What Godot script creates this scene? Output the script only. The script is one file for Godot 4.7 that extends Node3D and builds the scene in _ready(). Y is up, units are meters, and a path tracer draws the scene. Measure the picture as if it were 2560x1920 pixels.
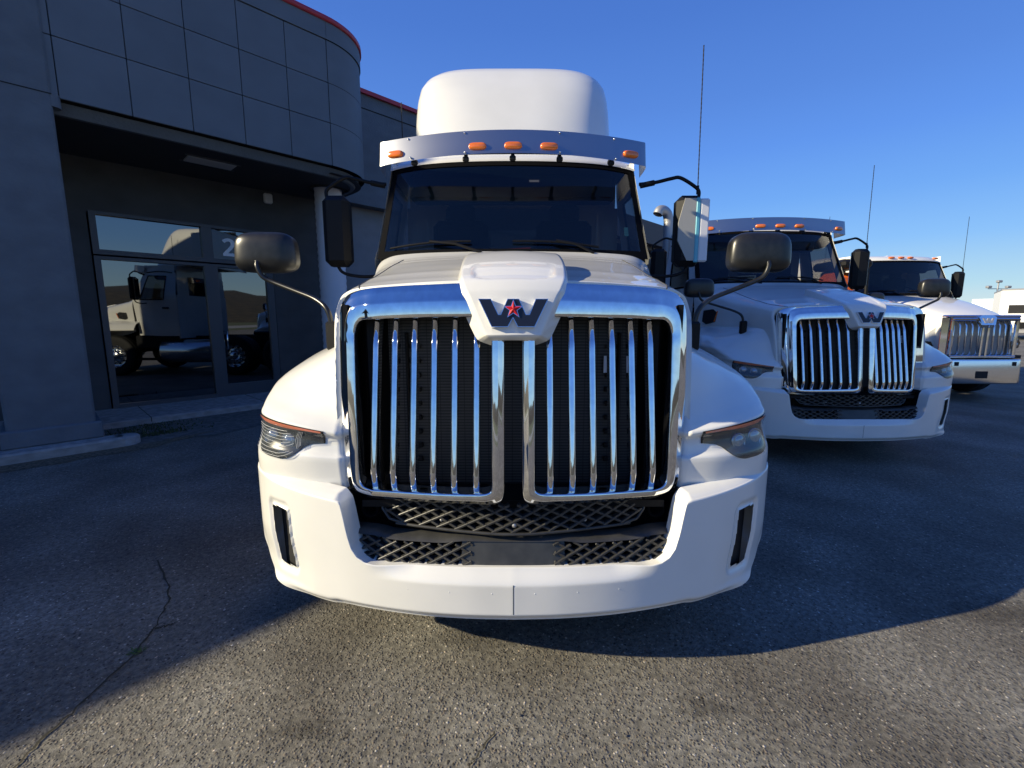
extends Node3D

const EXPOSURE := 1.55
var M := {}
var used := {}
# the long front of the building: d runs along it, n points out of it
const TH := 0.7592
var fd := Vector3(sin(TH), 0, -cos(TH))
var fn := Vector3(cos(TH), 0, sin(TH))


class MB:
	var st := SurfaceTool.new()
	var grp := 1

	func _init() -> void:
		st.begin(Mesh.PRIMITIVE_TRIANGLES)

	func smooth() -> void:
		grp += 1
		st.set_smooth_group(grp)

	func flat() -> void:
		st.set_smooth_group(0xFFFFFFFF)

	func tri(a: Vector3, b: Vector3, c: Vector3) -> void:
		st.add_vertex(a)
		st.add_vertex(b)
		st.add_vertex(c)

	func quad(a: Vector3, b: Vector3, c: Vector3, e: Vector3) -> void:
		tri(a, b, c)
		tri(a, c, e)

	# a flat convex face turned away from the point o
	func face(p: Array, o: Vector3) -> void:
		var nn: Vector3 = (p[1] - p[0]).cross(p[2] - p[0])
		var mid := Vector3.ZERO
		for v in p:
			mid += v
		mid /= p.size()
		var q := p.duplicate()
		if nn.dot(mid - o) > 0.0:
			q.reverse()
		for i in range(1, q.size() - 1):
			tri(q[0], q[i], q[i + 1])

	func grid(rows: Array, sm := true) -> void:
		if sm:
			smooth()
		else:
			flat()
		for i in rows.size() - 1:
			var a: Array = rows[i]
			var b: Array = rows[i + 1]
			for j in a.size() - 1:
				quad(a[j], a[j + 1], b[j + 1], b[j])

	func box(c: Vector3, s: Vector3, r := 0.0, bs := Basis()) -> void:
		flat()
		var h := s * 0.5
		r = minf(r, minf(h.x, minf(h.y, h.z)) * 0.95)
		var pt := func(sx: int, sy: int, sz: int, k: int) -> Vector3:
			var v := Vector3(sx * (h.x - (0.0 if k == 0 else r)), sy * (h.y - (0.0 if k == 1 else r)), sz * (h.z - (0.0 if k == 2 else r)))
			return c + bs * v
		var o := c
		for sg in [-1, 1]:
			face([pt.call(sg, -1, -1, 0), pt.call(sg, 1, -1, 0), pt.call(sg, 1, 1, 0), pt.call(sg, -1, 1, 0)], o)
			face([pt.call(-1, sg, -1, 1), pt.call(1, sg, -1, 1), pt.call(1, sg, 1, 1), pt.call(-1, sg, 1, 1)], o)
			face([pt.call(-1, -1, sg, 2), pt.call(1, -1, sg, 2), pt.call(1, 1, sg, 2), pt.call(-1, 1, sg, 2)], o)
		if r <= 0.0:
			return
		for a in [-1, 1]:
			for b in [-1, 1]:
				face([pt.call(a, b, -1, 0), pt.call(a, b, 1, 0), pt.call(a, b, 1, 1), pt.call(a, b, -1, 1)], o)
				face([pt.call(a, -1, b, 0), pt.call(a, 1, b, 0), pt.call(a, 1, b, 2), pt.call(a, -1, b, 2)], o)
				face([pt.call(-1, a, b, 1), pt.call(1, a, b, 1), pt.call(1, a, b, 2), pt.call(-1, a, b, 2)], o)
				for e in [-1, 1]:
					face([pt.call(a, b, e, 0), pt.call(a, b, e, 1), pt.call(a, b, e, 2)], o)

	# tube along a path
	func tube(p: Array, r, sides := 10, cap := true) -> void:
		smooth()
		var rings := []
		var up := Vector3(0.123, 0.97, 0.31).normalized()
		for i in p.size():
			var t: Vector3 = (p[mini(i + 1, p.size() - 1)] - p[maxi(i - 1, 0)]).normalized()
			if i == 0 and absf(t.dot(up)) > 0.9:
				up = Vector3(0.9, 0.1, 0.4).normalized()
			var x := t.cross(up).normalized()
			up = x.cross(t).normalized()
			var rr: float = r[i] if r is Array else r
			var ring := []
			for k in sides + 1:
				var a := TAU * (k % sides) / sides
				ring.append(p[i] + (x * cos(a) + up * sin(a)) * rr)
			rings.append(ring)
		for i in rings.size() - 1:
			for k in sides:
				quad(rings[i][k], rings[i][k + 1], rings[i + 1][k + 1], rings[i + 1][k])
		if cap:
			flat()
			for e in [0, rings.size() - 1]:
				for k in sides:
					tri(p[e], rings[e][k], rings[e][k + 1])

	# profile of (radius, height) turned about the axis of t's y
	func lathe(prof: Array, t: Transform3D, n := 28) -> void:
		smooth()
		for i in prof.size() - 1:
			for k in n:
				var a0 := TAU * k / n
				var a1 := TAU * ((k + 1) % n) / n
				var f := func(q: Vector2, a: float) -> Vector3: return t * Vector3(q.x * cos(a), q.y, q.x * sin(a))
				var A: Vector3 = f.call(prof[i], a0)
				var B: Vector3 = f.call(prof[i], a1)
				var C: Vector3 = f.call(prof[i + 1], a1)
				var D: Vector3 = f.call(prof[i + 1], a0)
				if prof[i].x > 1e-5:
					tri(A, B, C)
				if prof[i + 1].x > 1e-5:
					tri(A, C, D)

	# outline (x, y) from height h0 to h1 through the map f(x, y, h)
	func prism(o: PackedVector2Array, f: Callable, h0: float, h1: float) -> void:
		flat()
		var ix := Geometry2D.triangulate_polygon(o)
		for i in range(0, ix.size(), 3):
			tri(f.call(o[ix[i]].x, o[ix[i]].y, h1), f.call(o[ix[i + 2]].x, o[ix[i + 2]].y, h1), f.call(o[ix[i + 1]].x, o[ix[i + 1]].y, h1))
		for i in o.size():
			var a := o[i]
			var b := o[(i + 1) % o.size()]
			quad(f.call(a.x, a.y, h0), f.call(a.x, a.y, h1), f.call(b.x, b.y, h1), f.call(b.x, b.y, h0))

	func done() -> ArrayMesh:
		st.generate_normals()
		st.index()
		return st.commit()


# ---------------------------------------------------------------- names and nodes
func numbered(called: String) -> String:
	var n: int = used.get(called, 0)
	used[called] = n + 1
	return called if n == 0 else "%s_%03d" % [called, n]


func part(called: String, mb, mat: Material, parent: Node3D) -> MeshInstance3D:
	var o := MeshInstance3D.new()
	o.mesh = mb.done() if mb is MB else mb
	o.material_override = mat
	var k := 0
	var nm := called
	while parent.has_node(nm):
		k += 1
		nm = "%s_%03d" % [called, k]
	o.name = nm
	parent.add_child(o, true)
	return o


func thing(called: String, label: String, category: String, at := Vector3.ZERO, group := "") -> Node3D:
	var o := Node3D.new()
	o.name = numbered(called)
	add_child(o, true)
	o.position = at
	o.set_meta("label", label)
	o.set_meta("category", category)
	if group:
		o.set_meta("group", group)
	return o


func struct(called: String, mb, mat: Material, label: String) -> MeshInstance3D:
	var o := part(called, mb, mat, self)
	o.set_meta("kind", "structure")
	o.set_meta("label", label)
	return o


# ---------------------------------------------------------------- curves
func cr(a: Array, t: float):
	var n := a.size()
	t = clampf(t, 0.0, n - 1.0)
	var i := mini(int(t), n - 2)
	var f := t - i
	var p1 = a[i]
	var p2 = a[i + 1]
	var p0 = a[i - 1] if i > 0 else p1 * 2.0 - p2
	var p3 = a[i + 2] if i + 2 < n else p2 * 2.0 - p1
	return (p1 * 2.0 + (p2 - p0) * f + (p0 * 2.0 - p1 * 5.0 + p2 * 4.0 - p3) * f * f + (p1 * 3.0 - p0 - p2 * 3.0 + p3) * f * f * f) * 0.5


# y at x in a table of (x, y) points, straight between them
func lut(a: Array, x: float) -> float:
	if x <= a[0].x:
		return a[0].y
	for i in range(1, a.size()):
		if x <= a[i].x:
			return lerpf(a[i - 1].y, a[i].y, (x - a[i - 1].x) / (a[i].x - a[i - 1].x))
	return a[a.size() - 1].y


# the same, smooth
func lutc(a: Array, x: float) -> float:
	if x <= a[0].x:
		return a[0].y
	for i in range(1, a.size()):
		if x <= a[i].x:
			return cr(a, i - 1 + (x - a[i - 1].x) / (a[i].x - a[i - 1].x)).y
	return a[a.size() - 1].y


func V2(l: Array) -> Array:
	var o := []
	for i in range(0, l.size(), 2):
		o.append(Vector2(l[i], l[i + 1]))
	return o


func path3(l: Array, n := 0) -> Array:
	var p := []
	for i in range(0, l.size(), 3):
		p.append(Vector3(l[i], l[i + 1], l[i + 2]))
	if n == 0:
		return p
	var q := []
	for i in n + 1:
		q.append(cr(p, float(i) / n * (p.size() - 1)))
	return q


func lin(r: float, g: float, b: float) -> Color:
	return Color(r, g, b).linear_to_srgb()


# ---------------------------------------------------------------- materials
func mat(called: String, c: Color, rough := 0.5, metal := 0.0) -> StandardMaterial3D:
	var m := StandardMaterial3D.new()
	m.resource_name = called
	m.albedo_color = c
	m.roughness = rough
	m.metallic = metal
	m.cull_mode = BaseMaterial3D.CULL_DISABLED
	M[called] = m
	return m


func noise_tex(sd: int, freq: float, lo: Color, hi: Color, oct := 4, size := 512, nm := false, bump := 4.0) -> NoiseTexture2D:
	var f := FastNoiseLite.new()
	f.seed = sd
	f.noise_type = FastNoiseLite.TYPE_SIMPLEX_SMOOTH
	f.frequency = freq
	f.fractal_octaves = oct
	var t := NoiseTexture2D.new()
	t.width = size
	t.height = size
	t.seamless = true
	t.noise = f
	if nm:
		t.as_normal_map = true
		t.bump_strength = bump
	else:
		var g := Gradient.new()
		g.set_color(0, lo)
		g.set_color(1, hi)
		t.color_ramp = g
	return t


func tri_tex(m: StandardMaterial3D, tex: Texture2D, metres: float) -> void:
	m.albedo_texture = tex
	m.uv1_triplanar = true
	m.uv1_world_triplanar = true
	m.uv1_scale = Vector3.ONE / metres


func make_materials() -> void:
	var g0 := Color(0.9, 0.9, 0.9)
	var m := mat("white_paint", lin(0.81, 0.80, 0.75), 0.4)
	m.clearcoat_enabled = true
	m.clearcoat = 0.8
	m.clearcoat_roughness = 0.03
	tri_tex(m, noise_tex(3, 0.006, Color(0.955, 0.955, 0.95), Color(1, 1, 1)), 1.6)
	m = mat("seal", lin(0.006, 0.006, 0.007), 0.8)
	m.metallic_specular = 0.15
	mat("seam", lin(0.05, 0.05, 0.05), 0.8)
	m = mat("chrome", lin(0.84, 0.85, 0.87), 0.045, 1.0)
	tri_tex(m, noise_tex(8, 0.02, Color(0.9, 0.9, 0.9), Color(1, 1, 1)), 0.5)
	m = mat("steel", lin(0.36, 0.37, 0.40), 0.36, 1.0)
	m = mat("polished_bumper", lin(0.92, 0.91, 0.88), 0.2, 1.0)
	m = mat("black_plastic", lin(0.012, 0.012, 0.013), 0.5)
	m.metallic_specular = 0.3
	tri_tex(m, noise_tex(5, 0.05, Color(0.8, 0.8, 0.8), Color(1.0, 1.0, 1.0)), 0.3)
	m = mat("worn_plastic", lin(0.055, 0.054, 0.05), 0.38)
	tri_tex(m, noise_tex(6, 0.01, Color(0.7, 0.7, 0.7), Color(1.0, 1.0, 1.0), 6), 0.4)
	m = mat("mirror_plastic", lin(0.022, 0.022, 0.021), 0.33)
	tri_tex(m, noise_tex(7, 0.012, Color(0.65, 0.65, 0.65), Color(1.0, 1.0, 1.0), 6), 0.4)
	mat("dark", lin(0.008, 0.008, 0.009), 0.7)
	m = mat("rubber", lin(0.014, 0.014, 0.014), 0.75)
	m = mat("interior", lin(0.009, 0.0095, 0.011), 0.8)
	mat("seat_cloth", lin(0.013, 0.0135, 0.016), 0.9)
	m = mat("radiator", lin(0.06, 0.06, 0.06), 0.5)
	var im := Image.create(64, 64, false, Image.FORMAT_RGB8)
	for y in 64:
		for x in 64:
			var v := 0.35 + 0.65 * absf(sin(y * PI / 8.0))
			if x % 32 < 2:
				v *= 0.5
			im.set_pixel(x, y, Color(v, v, v))
	tri_tex(m, ImageTexture.create_from_image(im), 0.11)
	m = mat("amber", lin(0.78, 0.17, 0.012), 0.16)
	m.clearcoat_enabled = true
	m.clearcoat_roughness = 0.03
	m = mat("amber_strip", lin(0.7, 0.18, 0.07), 0.2)
	m = mat("housing", lin(0.012, 0.0125, 0.014), 0.15)
	mat("lens_ball", lin(0.25, 0.28, 0.33), 0.05, 0.7)
	mat("filament", lin(0.55, 0.56, 0.56), 0.4)
	mat("red_enamel", lin(0.5, 0.012, 0.016), 0.22)
	mat("navy_enamel", lin(0.012, 0.014, 0.022), 0.22)
	mat("silver", lin(0.75, 0.76, 0.78), 0.16, 1.0)
	m = mat("clear_glass", Color(0.9, 0.95, 0.95, 0.05), 0.0)
	m.transparency = BaseMaterial3D.TRANSPARENCY_ALPHA
	m = mat("windshield_glass", Color(0.015, 0.04, 0.07, 0.66), 0.0)
	m.transparency = BaseMaterial3D.TRANSPARENCY_ALPHA
	m = mat("store_glass", lin(0.17, 0.175, 0.18), 0.015, 1.0)
	mat("mirror_glass", lin(0.8, 0.8, 0.8), 0.02, 1.0)
	mat("mirror_cover", lin(0.36, 0.35, 0.32), 0.3)
	mat("cyan_film", lin(0.12, 0.42, 0.52), 0.3)
	mat("white_foam", lin(0.72, 0.72, 0.74), 0.7)
	mat("red_card", lin(0.35, 0.05, 0.04), 0.7)
	m = mat("facade", lin(0.136, 0.156, 0.178), 0.75)
	tri_tex(m, noise_tex(21, 0.012, Color(0.86, 0.86, 0.86), Color(1, 1, 1), 6), 1.7)
	m.normal_enabled = true
	m.normal_texture = noise_tex(22, 0.09, g0, g0, 3, 512, true, 1.2)
	m = mat("panel_a", lin(0.137, 0.158, 0.18), 0.6)
	tri_tex(m, noise_tex(23, 0.008, Color(0.9, 0.9, 0.9), Color(1, 1, 1), 5), 2.3)
	m = mat("panel_b", lin(0.131, 0.152, 0.174), 0.6)
	tri_tex(m, noise_tex(24, 0.008, Color(0.88, 0.88, 0.88), Color(1, 1, 1), 5), 2.9)
	mat("joint", lin(0.012, 0.013, 0.016), 0.9)
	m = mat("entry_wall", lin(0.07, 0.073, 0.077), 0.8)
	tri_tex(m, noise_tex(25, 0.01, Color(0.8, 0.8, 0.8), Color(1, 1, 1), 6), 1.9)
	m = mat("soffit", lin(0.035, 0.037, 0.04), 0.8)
	m = mat("pale_wall", lin(0.24, 0.24, 0.25), 0.8)
	tri_tex(m, noise_tex(26, 0.01, Color(0.88, 0.88, 0.88), Color(1, 1, 1), 6), 2.2)
	mat("red_metal", lin(0.42, 0.03, 0.045), 0.4)
	mat("brown_band", lin(0.12, 0.10, 0.09), 0.7)
	mat("white_wrap", lin(0.62, 0.62, 0.65), 0.6)
	mat("alu_frame", lin(0.06, 0.065, 0.075), 0.45)
	mat("room_wall", lin(0.05, 0.045, 0.04), 0.9)
	mat("white_print", lin(0.78, 0.8, 0.84), 0.6)
	mat("white_box", lin(0.6, 0.6, 0.58), 0.5)
	mat("light_lens", lin(0.55, 0.55, 0.52), 0.5)
	m = mat("concrete", lin(0.37, 0.37, 0.36), 0.9)
	tri_tex(m, noise_tex(31, 0.02, Color(0.72, 0.72, 0.72), Color(1, 1, 1), 6), 1.3)
	m = mat("dirt", lin(0.22, 0.18, 0.12), 1.0)
	tri_tex(m, noise_tex(32, 0.03, Color(0.45, 0.45, 0.42), Color(1, 1, 1), 6), 0.7)
	m = mat("dusty", lin(0.17, 0.165, 0.15), 0.95)
	tri_tex(m, noise_tex(33, 0.02, Color(0.62, 0.62, 0.6), Color(1, 1, 1), 6), 1.1)
	m = mat("verge", lin(0.13, 0.15, 0.055), 1.0)
	tri_tex(m, noise_tex(34, 0.02, Color(0.6, 0.6, 0.55), Color(1, 1, 1), 6), 5.0)
	mat("moss", lin(0.045, 0.06, 0.02), 1.0)
	m = mat("stain", Color(0.12, 0.09, 0.06, 0.08), 0.9)
	m.transparency = BaseMaterial3D.TRANSPARENCY_ALPHA
	mat("crack", lin(0.045, 0.040, 0.026), 1.0)
	mat("weed", lin(0.06, 0.10, 0.022), 0.8)
	mat("pebble", lin(0.09, 0.085, 0.08), 0.9)
	mat("orange_paint", lin(0.75, 0.14, 0.02), 0.4)
	mat("far_white", lin(0.78, 0.78, 0.76), 0.5)
	mat("galvanised", lin(0.4, 0.4, 0.4), 0.5, 0.6)
	m = mat("hill", lin(0.09, 0.075, 0.045), 1.0)
	tri_tex(m, noise_tex(41, 0.03, Color(0.35, 0.38, 0.3), Color(1, 0.95, 0.85), 6), 60.0)
	asphalt()


func asphalt() -> void:
	var n := 1024
	var rng := RandomNumberGenerator.new()
	rng.seed = 77
	var f := FastNoiseLite.new()
	f.seed = 5
	f.frequency = 0.06
	f.fractal_octaves = 3
	var base := f.get_seamless_image(n, n)
	var c := PackedByteArray()
	c.resize(n * n * 3)
	var h := PackedByteArray()
	h.resize(n * n)
	var src := base.get_data()
	for i in n * n:
		var v := 126.0 + (src[i] - 128) * 0.26 + rng.randf_range(-17, 17)
		c[i * 3] = int(v)
		c[i * 3 + 1] = int(v * 0.985)
		c[i * 3 + 2] = int(v * 0.95)
		h[i] = int(clampf(110 + (src[i] - 128) * 0.5 + rng.randf_range(-26, 26), 0, 255))
	# stones bedded in the binder
	for k in 30000:
		var x0 := rng.randi_range(0, n - 1)
		var y0 := rng.randi_range(0, n - 1)
		var r := rng.randf_range(0.8, 2.5)
		var tone := rng.randf()
		var v := rng.randf_range(92, 150)
		if tone > 0.94:
			v = rng.randf_range(165, 235)
		elif tone < 0.08:
			v = rng.randf_range(50, 84)
		var warm := rng.randf_range(0.84, 1.0)
		var ri := int(ceil(r))
		for dy in range(-ri, ri + 1):
			for dx in range(-ri, ri + 1):
				var q := dx * dx + dy * dy * rng.randf_range(0.8, 1.3)
				if q > r * r:
					continue
				var i := ((y0 + dy + n) % n) * n + (x0 + dx + n) % n
				var e := v + rng.randf_range(-10, 10)
				c[i * 3] = int(clampf(e, 0, 255))
				c[i * 3 + 1] = int(clampf(e * (0.5 + 0.5 * warm), 0, 255))
				c[i * 3 + 2] = int(clampf(e * warm, 0, 255))
				h[i] = int(clampf(150 + (1.0 - q / (r * r)) * 90, 0, 255))
	var m := mat("asphalt", lin(1.0, 0.985, 0.89), 0.82)
	tri_tex(m, ImageTexture.create_from_image(Image.create_from_data(n, n, false, Image.FORMAT_RGB8, c)), 2.3)
	m.heightmap_enabled = true
	m.heightmap_scale = 0.5
	m.heightmap_texture = ImageTexture.create_from_image(Image.create_from_data(n, n, false, Image.FORMAT_L8, h))
	m.detail_enabled = true
	m.detail_blend_mode = BaseMaterial3D.BLEND_MODE_MUL
	m.detail_uv_layer = BaseMaterial3D.DETAIL_UV_2
	m.uv2_triplanar = true
	m.uv2_world_triplanar = true
	m.uv2_scale = Vector3.ONE / 7.3
	m.detail_albedo = noise_tex(51, 0.007, Color(0.68, 0.66, 0.64), Color(1, 1, 1), 6, 1024)


# ---------------------------------------------------------------- the set-back front of the truck, measured in metres from the middle of its bumper
var BP := V2([0, 0, 0.2, -0.008, 0.4, -0.031, 0.6, -0.074, 0.78, -0.13, 0.92, -0.187, 1.04, -0.252, 1.135, -0.33, 1.205, -0.415, 1.238, -0.53, 1.245, -0.85])


func bump_pt(t: float, y: float, inset: float) -> Vector3:
	var s := signf(t)
	var p: Vector2 = cr(BP, absf(t))
	var q: Vector2 = cr(BP, absf(t) + 0.05) - cr(BP, absf(t) - 0.05 if absf(t) > 0.06 else 0.0)
	var nn := Vector2(-q.y, q.x).normalized()
	p -= nn * inset
	return Vector3(p.x * (1.0 if s >= 0 else -1.0), y, p.y)


func vent_sd(t: float, y: float) -> float:
	# signed distance in metres to the rounded slot in the corner
	var cx := 5.93 + (y - 0.55) * 0.5
	var qx := absf(absf(t) - cx) * 0.14 - 0.050
	var qy := absf(y - 0.535) - 0.123
	return Vector2(maxf(qx, 0), maxf(qy, 0)).length() + minf(maxf(qx, qy), 0) - 0.022


func bump_inset(t: float, y: float, yb: float) -> float:
	var p: Vector2 = cr(BP, absf(t))
	var x := p.x
	var o := 0.0
	o += 0.03 * (1.0 - smoothstep(0.0, 0.042, y - yb)) * (1.0 - smoothstep(0.9, 1.1, x))
	var k := 1.0 - smoothstep(0.40, 0.60, x)
	o += k * 0.045 * smoothstep(0.445, 0.52, y)
	# the corner below the slot is drawn in, with a lip along the foot
	var low := smoothstep(0.84, 1.0, x) * (1.0 - smoothstep(1.18, 1.22, x))
	o += low * 0.014 * smoothstep(0.30, 0.34, y) * (1.0 - smoothstep(0.39, 0.56, y))
	var sd := vent_sd(t, y)
	o += 0.013 * (1.0 - smoothstep(0.0, 0.032, sd)) * smoothstep(-0.001, 0.001, sd + 0.004)
	if sd <= -0.004:
		o += 0.006
	return o


func make_bumper(root: Node3D) -> void:
	var yb_t := V2([0, 0.287, 0.6, 0.286, 0.74, 0.284, 0.79, 0.276, 0.92, 0.279, 1.04, 0.291, 1.09, 0.308, 1.135, 0.34, 1.175, 0.39, 1.205, 0.455, 1.225, 0.53, 1.245, 0.64])
	var yt_t := V2([0, 0.508, 0.4, 0.503, 0.56, 0.50, 0.605, 0.507, 0.64, 0.525, 0.665, 0.56, 0.682, 0.62, 0.70, 0.72, 0.708, 0.752, 0.73, 0.757, 0.9, 0.772, 1.1, 0.795, 1.225, 0.81])
	var mb := MB.new()
	var ts := []
	for i in 41:
		ts.append(i * 3.0 / 40.0)
	for i in range(1, 29):
		ts.append(3.0 + i * 0.8 / 28.0)
	for i in range(1, 25):
		ts.append(3.8 + i * 1.2 / 24.0)
	for i in range(1, 73):
		ts.append(5.0 + i * 2.0 / 72.0)
	for i in range(1, 31):
		ts.append(7.0 + i * 3.0 / 30.0)
	var all := []
	for i in range(ts.size() - 1, 0, -1):
		all.append(-ts[i])
	all.append_array(ts)
	var rows := []
	var nv := 56
	for j in nv + 4:
		var row := []
		for t in all:
			var p: Vector2 = cr(BP, absf(t))
			var yb := lutc(yb_t, p.x)
			var yt := lut(yt_t, p.x)
			var v := minf(float(j) / nv, 1.0)
			var y := lerpf(yb, yt, v)
			var ins := bump_inset(t, y, yb)
			var side := smoothstep(0.70, 0.74, p.x)
			if j == nv:
				ins += 0.001
			elif j == nv + 1:
				ins += 0.008
				y += 0.004 * side - 0.002
			elif j == nv + 2:
				ins += lerpf(0.03, 0.034, side)
				y += lerpf(-0.004, 0.02, side)
			elif j == nv + 3:
				ins += lerpf(0.09, 0.085, side)
				y += lerpf(-0.006, 0.026, side)
			row.append(bump_pt(t, y, ins))
		rows.append(row)
	mb.smooth()
	for j in rows.size() - 1:
		if j == nv + 1:
			mb.smooth()
		for i in all.size() - 1:
			var tm: float = (all[i] + all[i + 1]) * 0.5
			var ym: float = (rows[j][i].y + rows[j + 1][i].y) * 0.5
			if j < nv and absf(tm) > 5.2 and absf(tm) < 6.5 and vent_sd(tm, ym) < -0.009:
				continue
			mb.quad(rows[j][i], rows[j][i + 1], rows[j + 1][i + 1], rows[j + 1][i])
	# underside, turned back
	var lo := []
	var li := []
	for t in all:
		var p: Vector2 = cr(BP, absf(t))
		var yb := lutc(yb_t, p.x)
		lo.append(bump_pt(t, yb, bump_inset(t, yb, yb)))
		li.append(bump_pt(t, yb + 0.01, bump_inset(t, yb, yb) + 0.09))
	mb.grid([li, lo])
	part("bumper", mb, M.white_paint, root)
	for s in [-1, 1]:
		var vb := MB.new()
		var rr := []
		for j in 9:
			var row := []
			for i in 7:
				var y := 0.37 + j * 0.33 / 8.0
				row.append(bump_pt(s * (5.25 + i * 1.2 / 6.0 + (y - 0.55) * 0.5), y, 0.045))
			rr.append(row)
		vb.grid(rr)
		part("bumper_vent", vb, M.dark, root)
	var sb := MB.new()
	sb.box(Vector3(0, 0.392, -0.0015), Vector3(0.003, 0.125, 0.004))
	part("bumper_seam", sb, M.seam, root)
	for k in 6:
		var b := MB.new()
		b.lathe(V2([0, 0.0012, 0.0015, 0.0010, 0.0024, 0, 0.0024, -0.01]), Transform3D(Basis(Vector3(1, 0, 0), PI / 2), Vector3((k - 2.5) * 0.17, 0.418, bump_pt(0.001 + absf(k - 2.5) * 0.85, 0.4, 0).z)), 8)
		part("bumper_bolt", b, M.white_paint, root)


# the ground plan of the fender at some heights: (x, z) from the grille outwards and back
var FY := [0.772, 0.91, 1.005, 1.052, 1.078, 1.098, 1.14, 1.19, 1.255, 1.32, 1.38, 1.41]
var FP := [
	V2([0.72, -0.225, 0.87, -0.24, 1.01, -0.275, 1.13, -0.335, 1.20, -0.43, 1.222, -0.60]),
	V2([0.73, -0.215, 0.88, -0.23, 1.01, -0.265, 1.125, -0.325, 1.193, -0.42, 1.214, -0.60]),
	V2([0.735, -0.235, 0.88, -0.255, 1.01, -0.295, 1.115, -0.36, 1.175, -0.46, 1.20, -0.64]),
	V2([0.74, -0.242, 0.88, -0.263, 1.01, -0.302, 1.115, -0.365, 1.172, -0.46, 1.20, -0.64]),
	V2([0.745, -0.225, 0.88, -0.245, 1.01, -0.285, 1.115, -0.35, 1.176, -0.44, 1.205, -0.62]),
	V2([0.747, -0.235, 0.88, -0.258, 1.01, -0.30, 1.115, -0.37, 1.180, -0.465, 1.21, -0.66]),
	V2([0.75, -0.28, 0.88, -0.315, 1.01, -0.375, 1.125, -0.46, 1.203, -0.575, 1.23, -0.80]),
	V2([0.755, -0.33, 0.88, -0.38, 1.0, -0.46, 1.12, -0.56, 1.212, -0.71, 1.24, -0.95]),
	V2([0.76, -0.37, 0.875, -0.44, 0.98, -0.54, 1.08, -0.67, 1.165, -0.86, 1.20, -1.14]),
	V2([0.765, -0.41, 0.85, -0.50, 0.935, -0.62, 1.02, -0.80, 1.10, -1.06, 1.14, -1.35]),
	V2([0.77, -0.45, 0.82, -0.55, 0.87, -0.70, 0.93, -0.93, 0.98, -1.22, 1.01, -1.5]),
	V2([0.772, -0.48, 0.79, -0.60, 0.815, -0.78, 0.84, -1.0, 0.87, -1.25, 0.89, -1.55]),
]


func fender_pt(a: float, y: float) -> Vector3:
	# a: 0..5 along the plan, above 5 straight back to the wheel arch or the cab
	var li := FY.size() - 2
	for i in FY.size() - 1:
		if y <= FY[i + 1]:
			li = i
			break
	var t: float = li + clampf((y - FY[li]) / (FY[li + 1] - FY[li]), 0, 1)
	var col := []
	for i in FP.size():
		col.append(cr(FP[i], minf(a, 5.0)))
	var p: Vector2 = cr(col, t)
	var tilt := 0.075 * smoothstep(0.88, 1.01, y) * (1.0 - smoothstep(1.12, 1.3, y)) + 0.03 * (1.0 - smoothstep(0.8, 0.9, y))
	if a > 5.0:
		var ze := -1.95
		if y < 1.16:
			ze = minf(p.y - 0.02, -1.32 + sqrt(maxf(0.0, 0.64 * 0.64 - (y - 0.52) * (y - 0.52))))
		p.y = lerpf(p.y, ze, a - 5.0)
	return Vector3(p.x, y - tilt * clampf((1.25 - p.x) / 0.5, 0, 1), p.y)


func fender_z(x: float, y: float) -> Vector3:
	# the point of the fender's front with this x, near this height
	var lo := 0.0
	var hi := 5.0
	var yy := y
	for r in 3:
		lo = 0.0
		hi = 5.0
		for i in 18:
			var m := (lo + hi) * 0.5
			if fender_pt(m, yy).x < x:
				lo = m
			else:
				hi = m
		yy += y - fender_pt(lo, yy).y
	return fender_pt(lo, yy)


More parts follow.
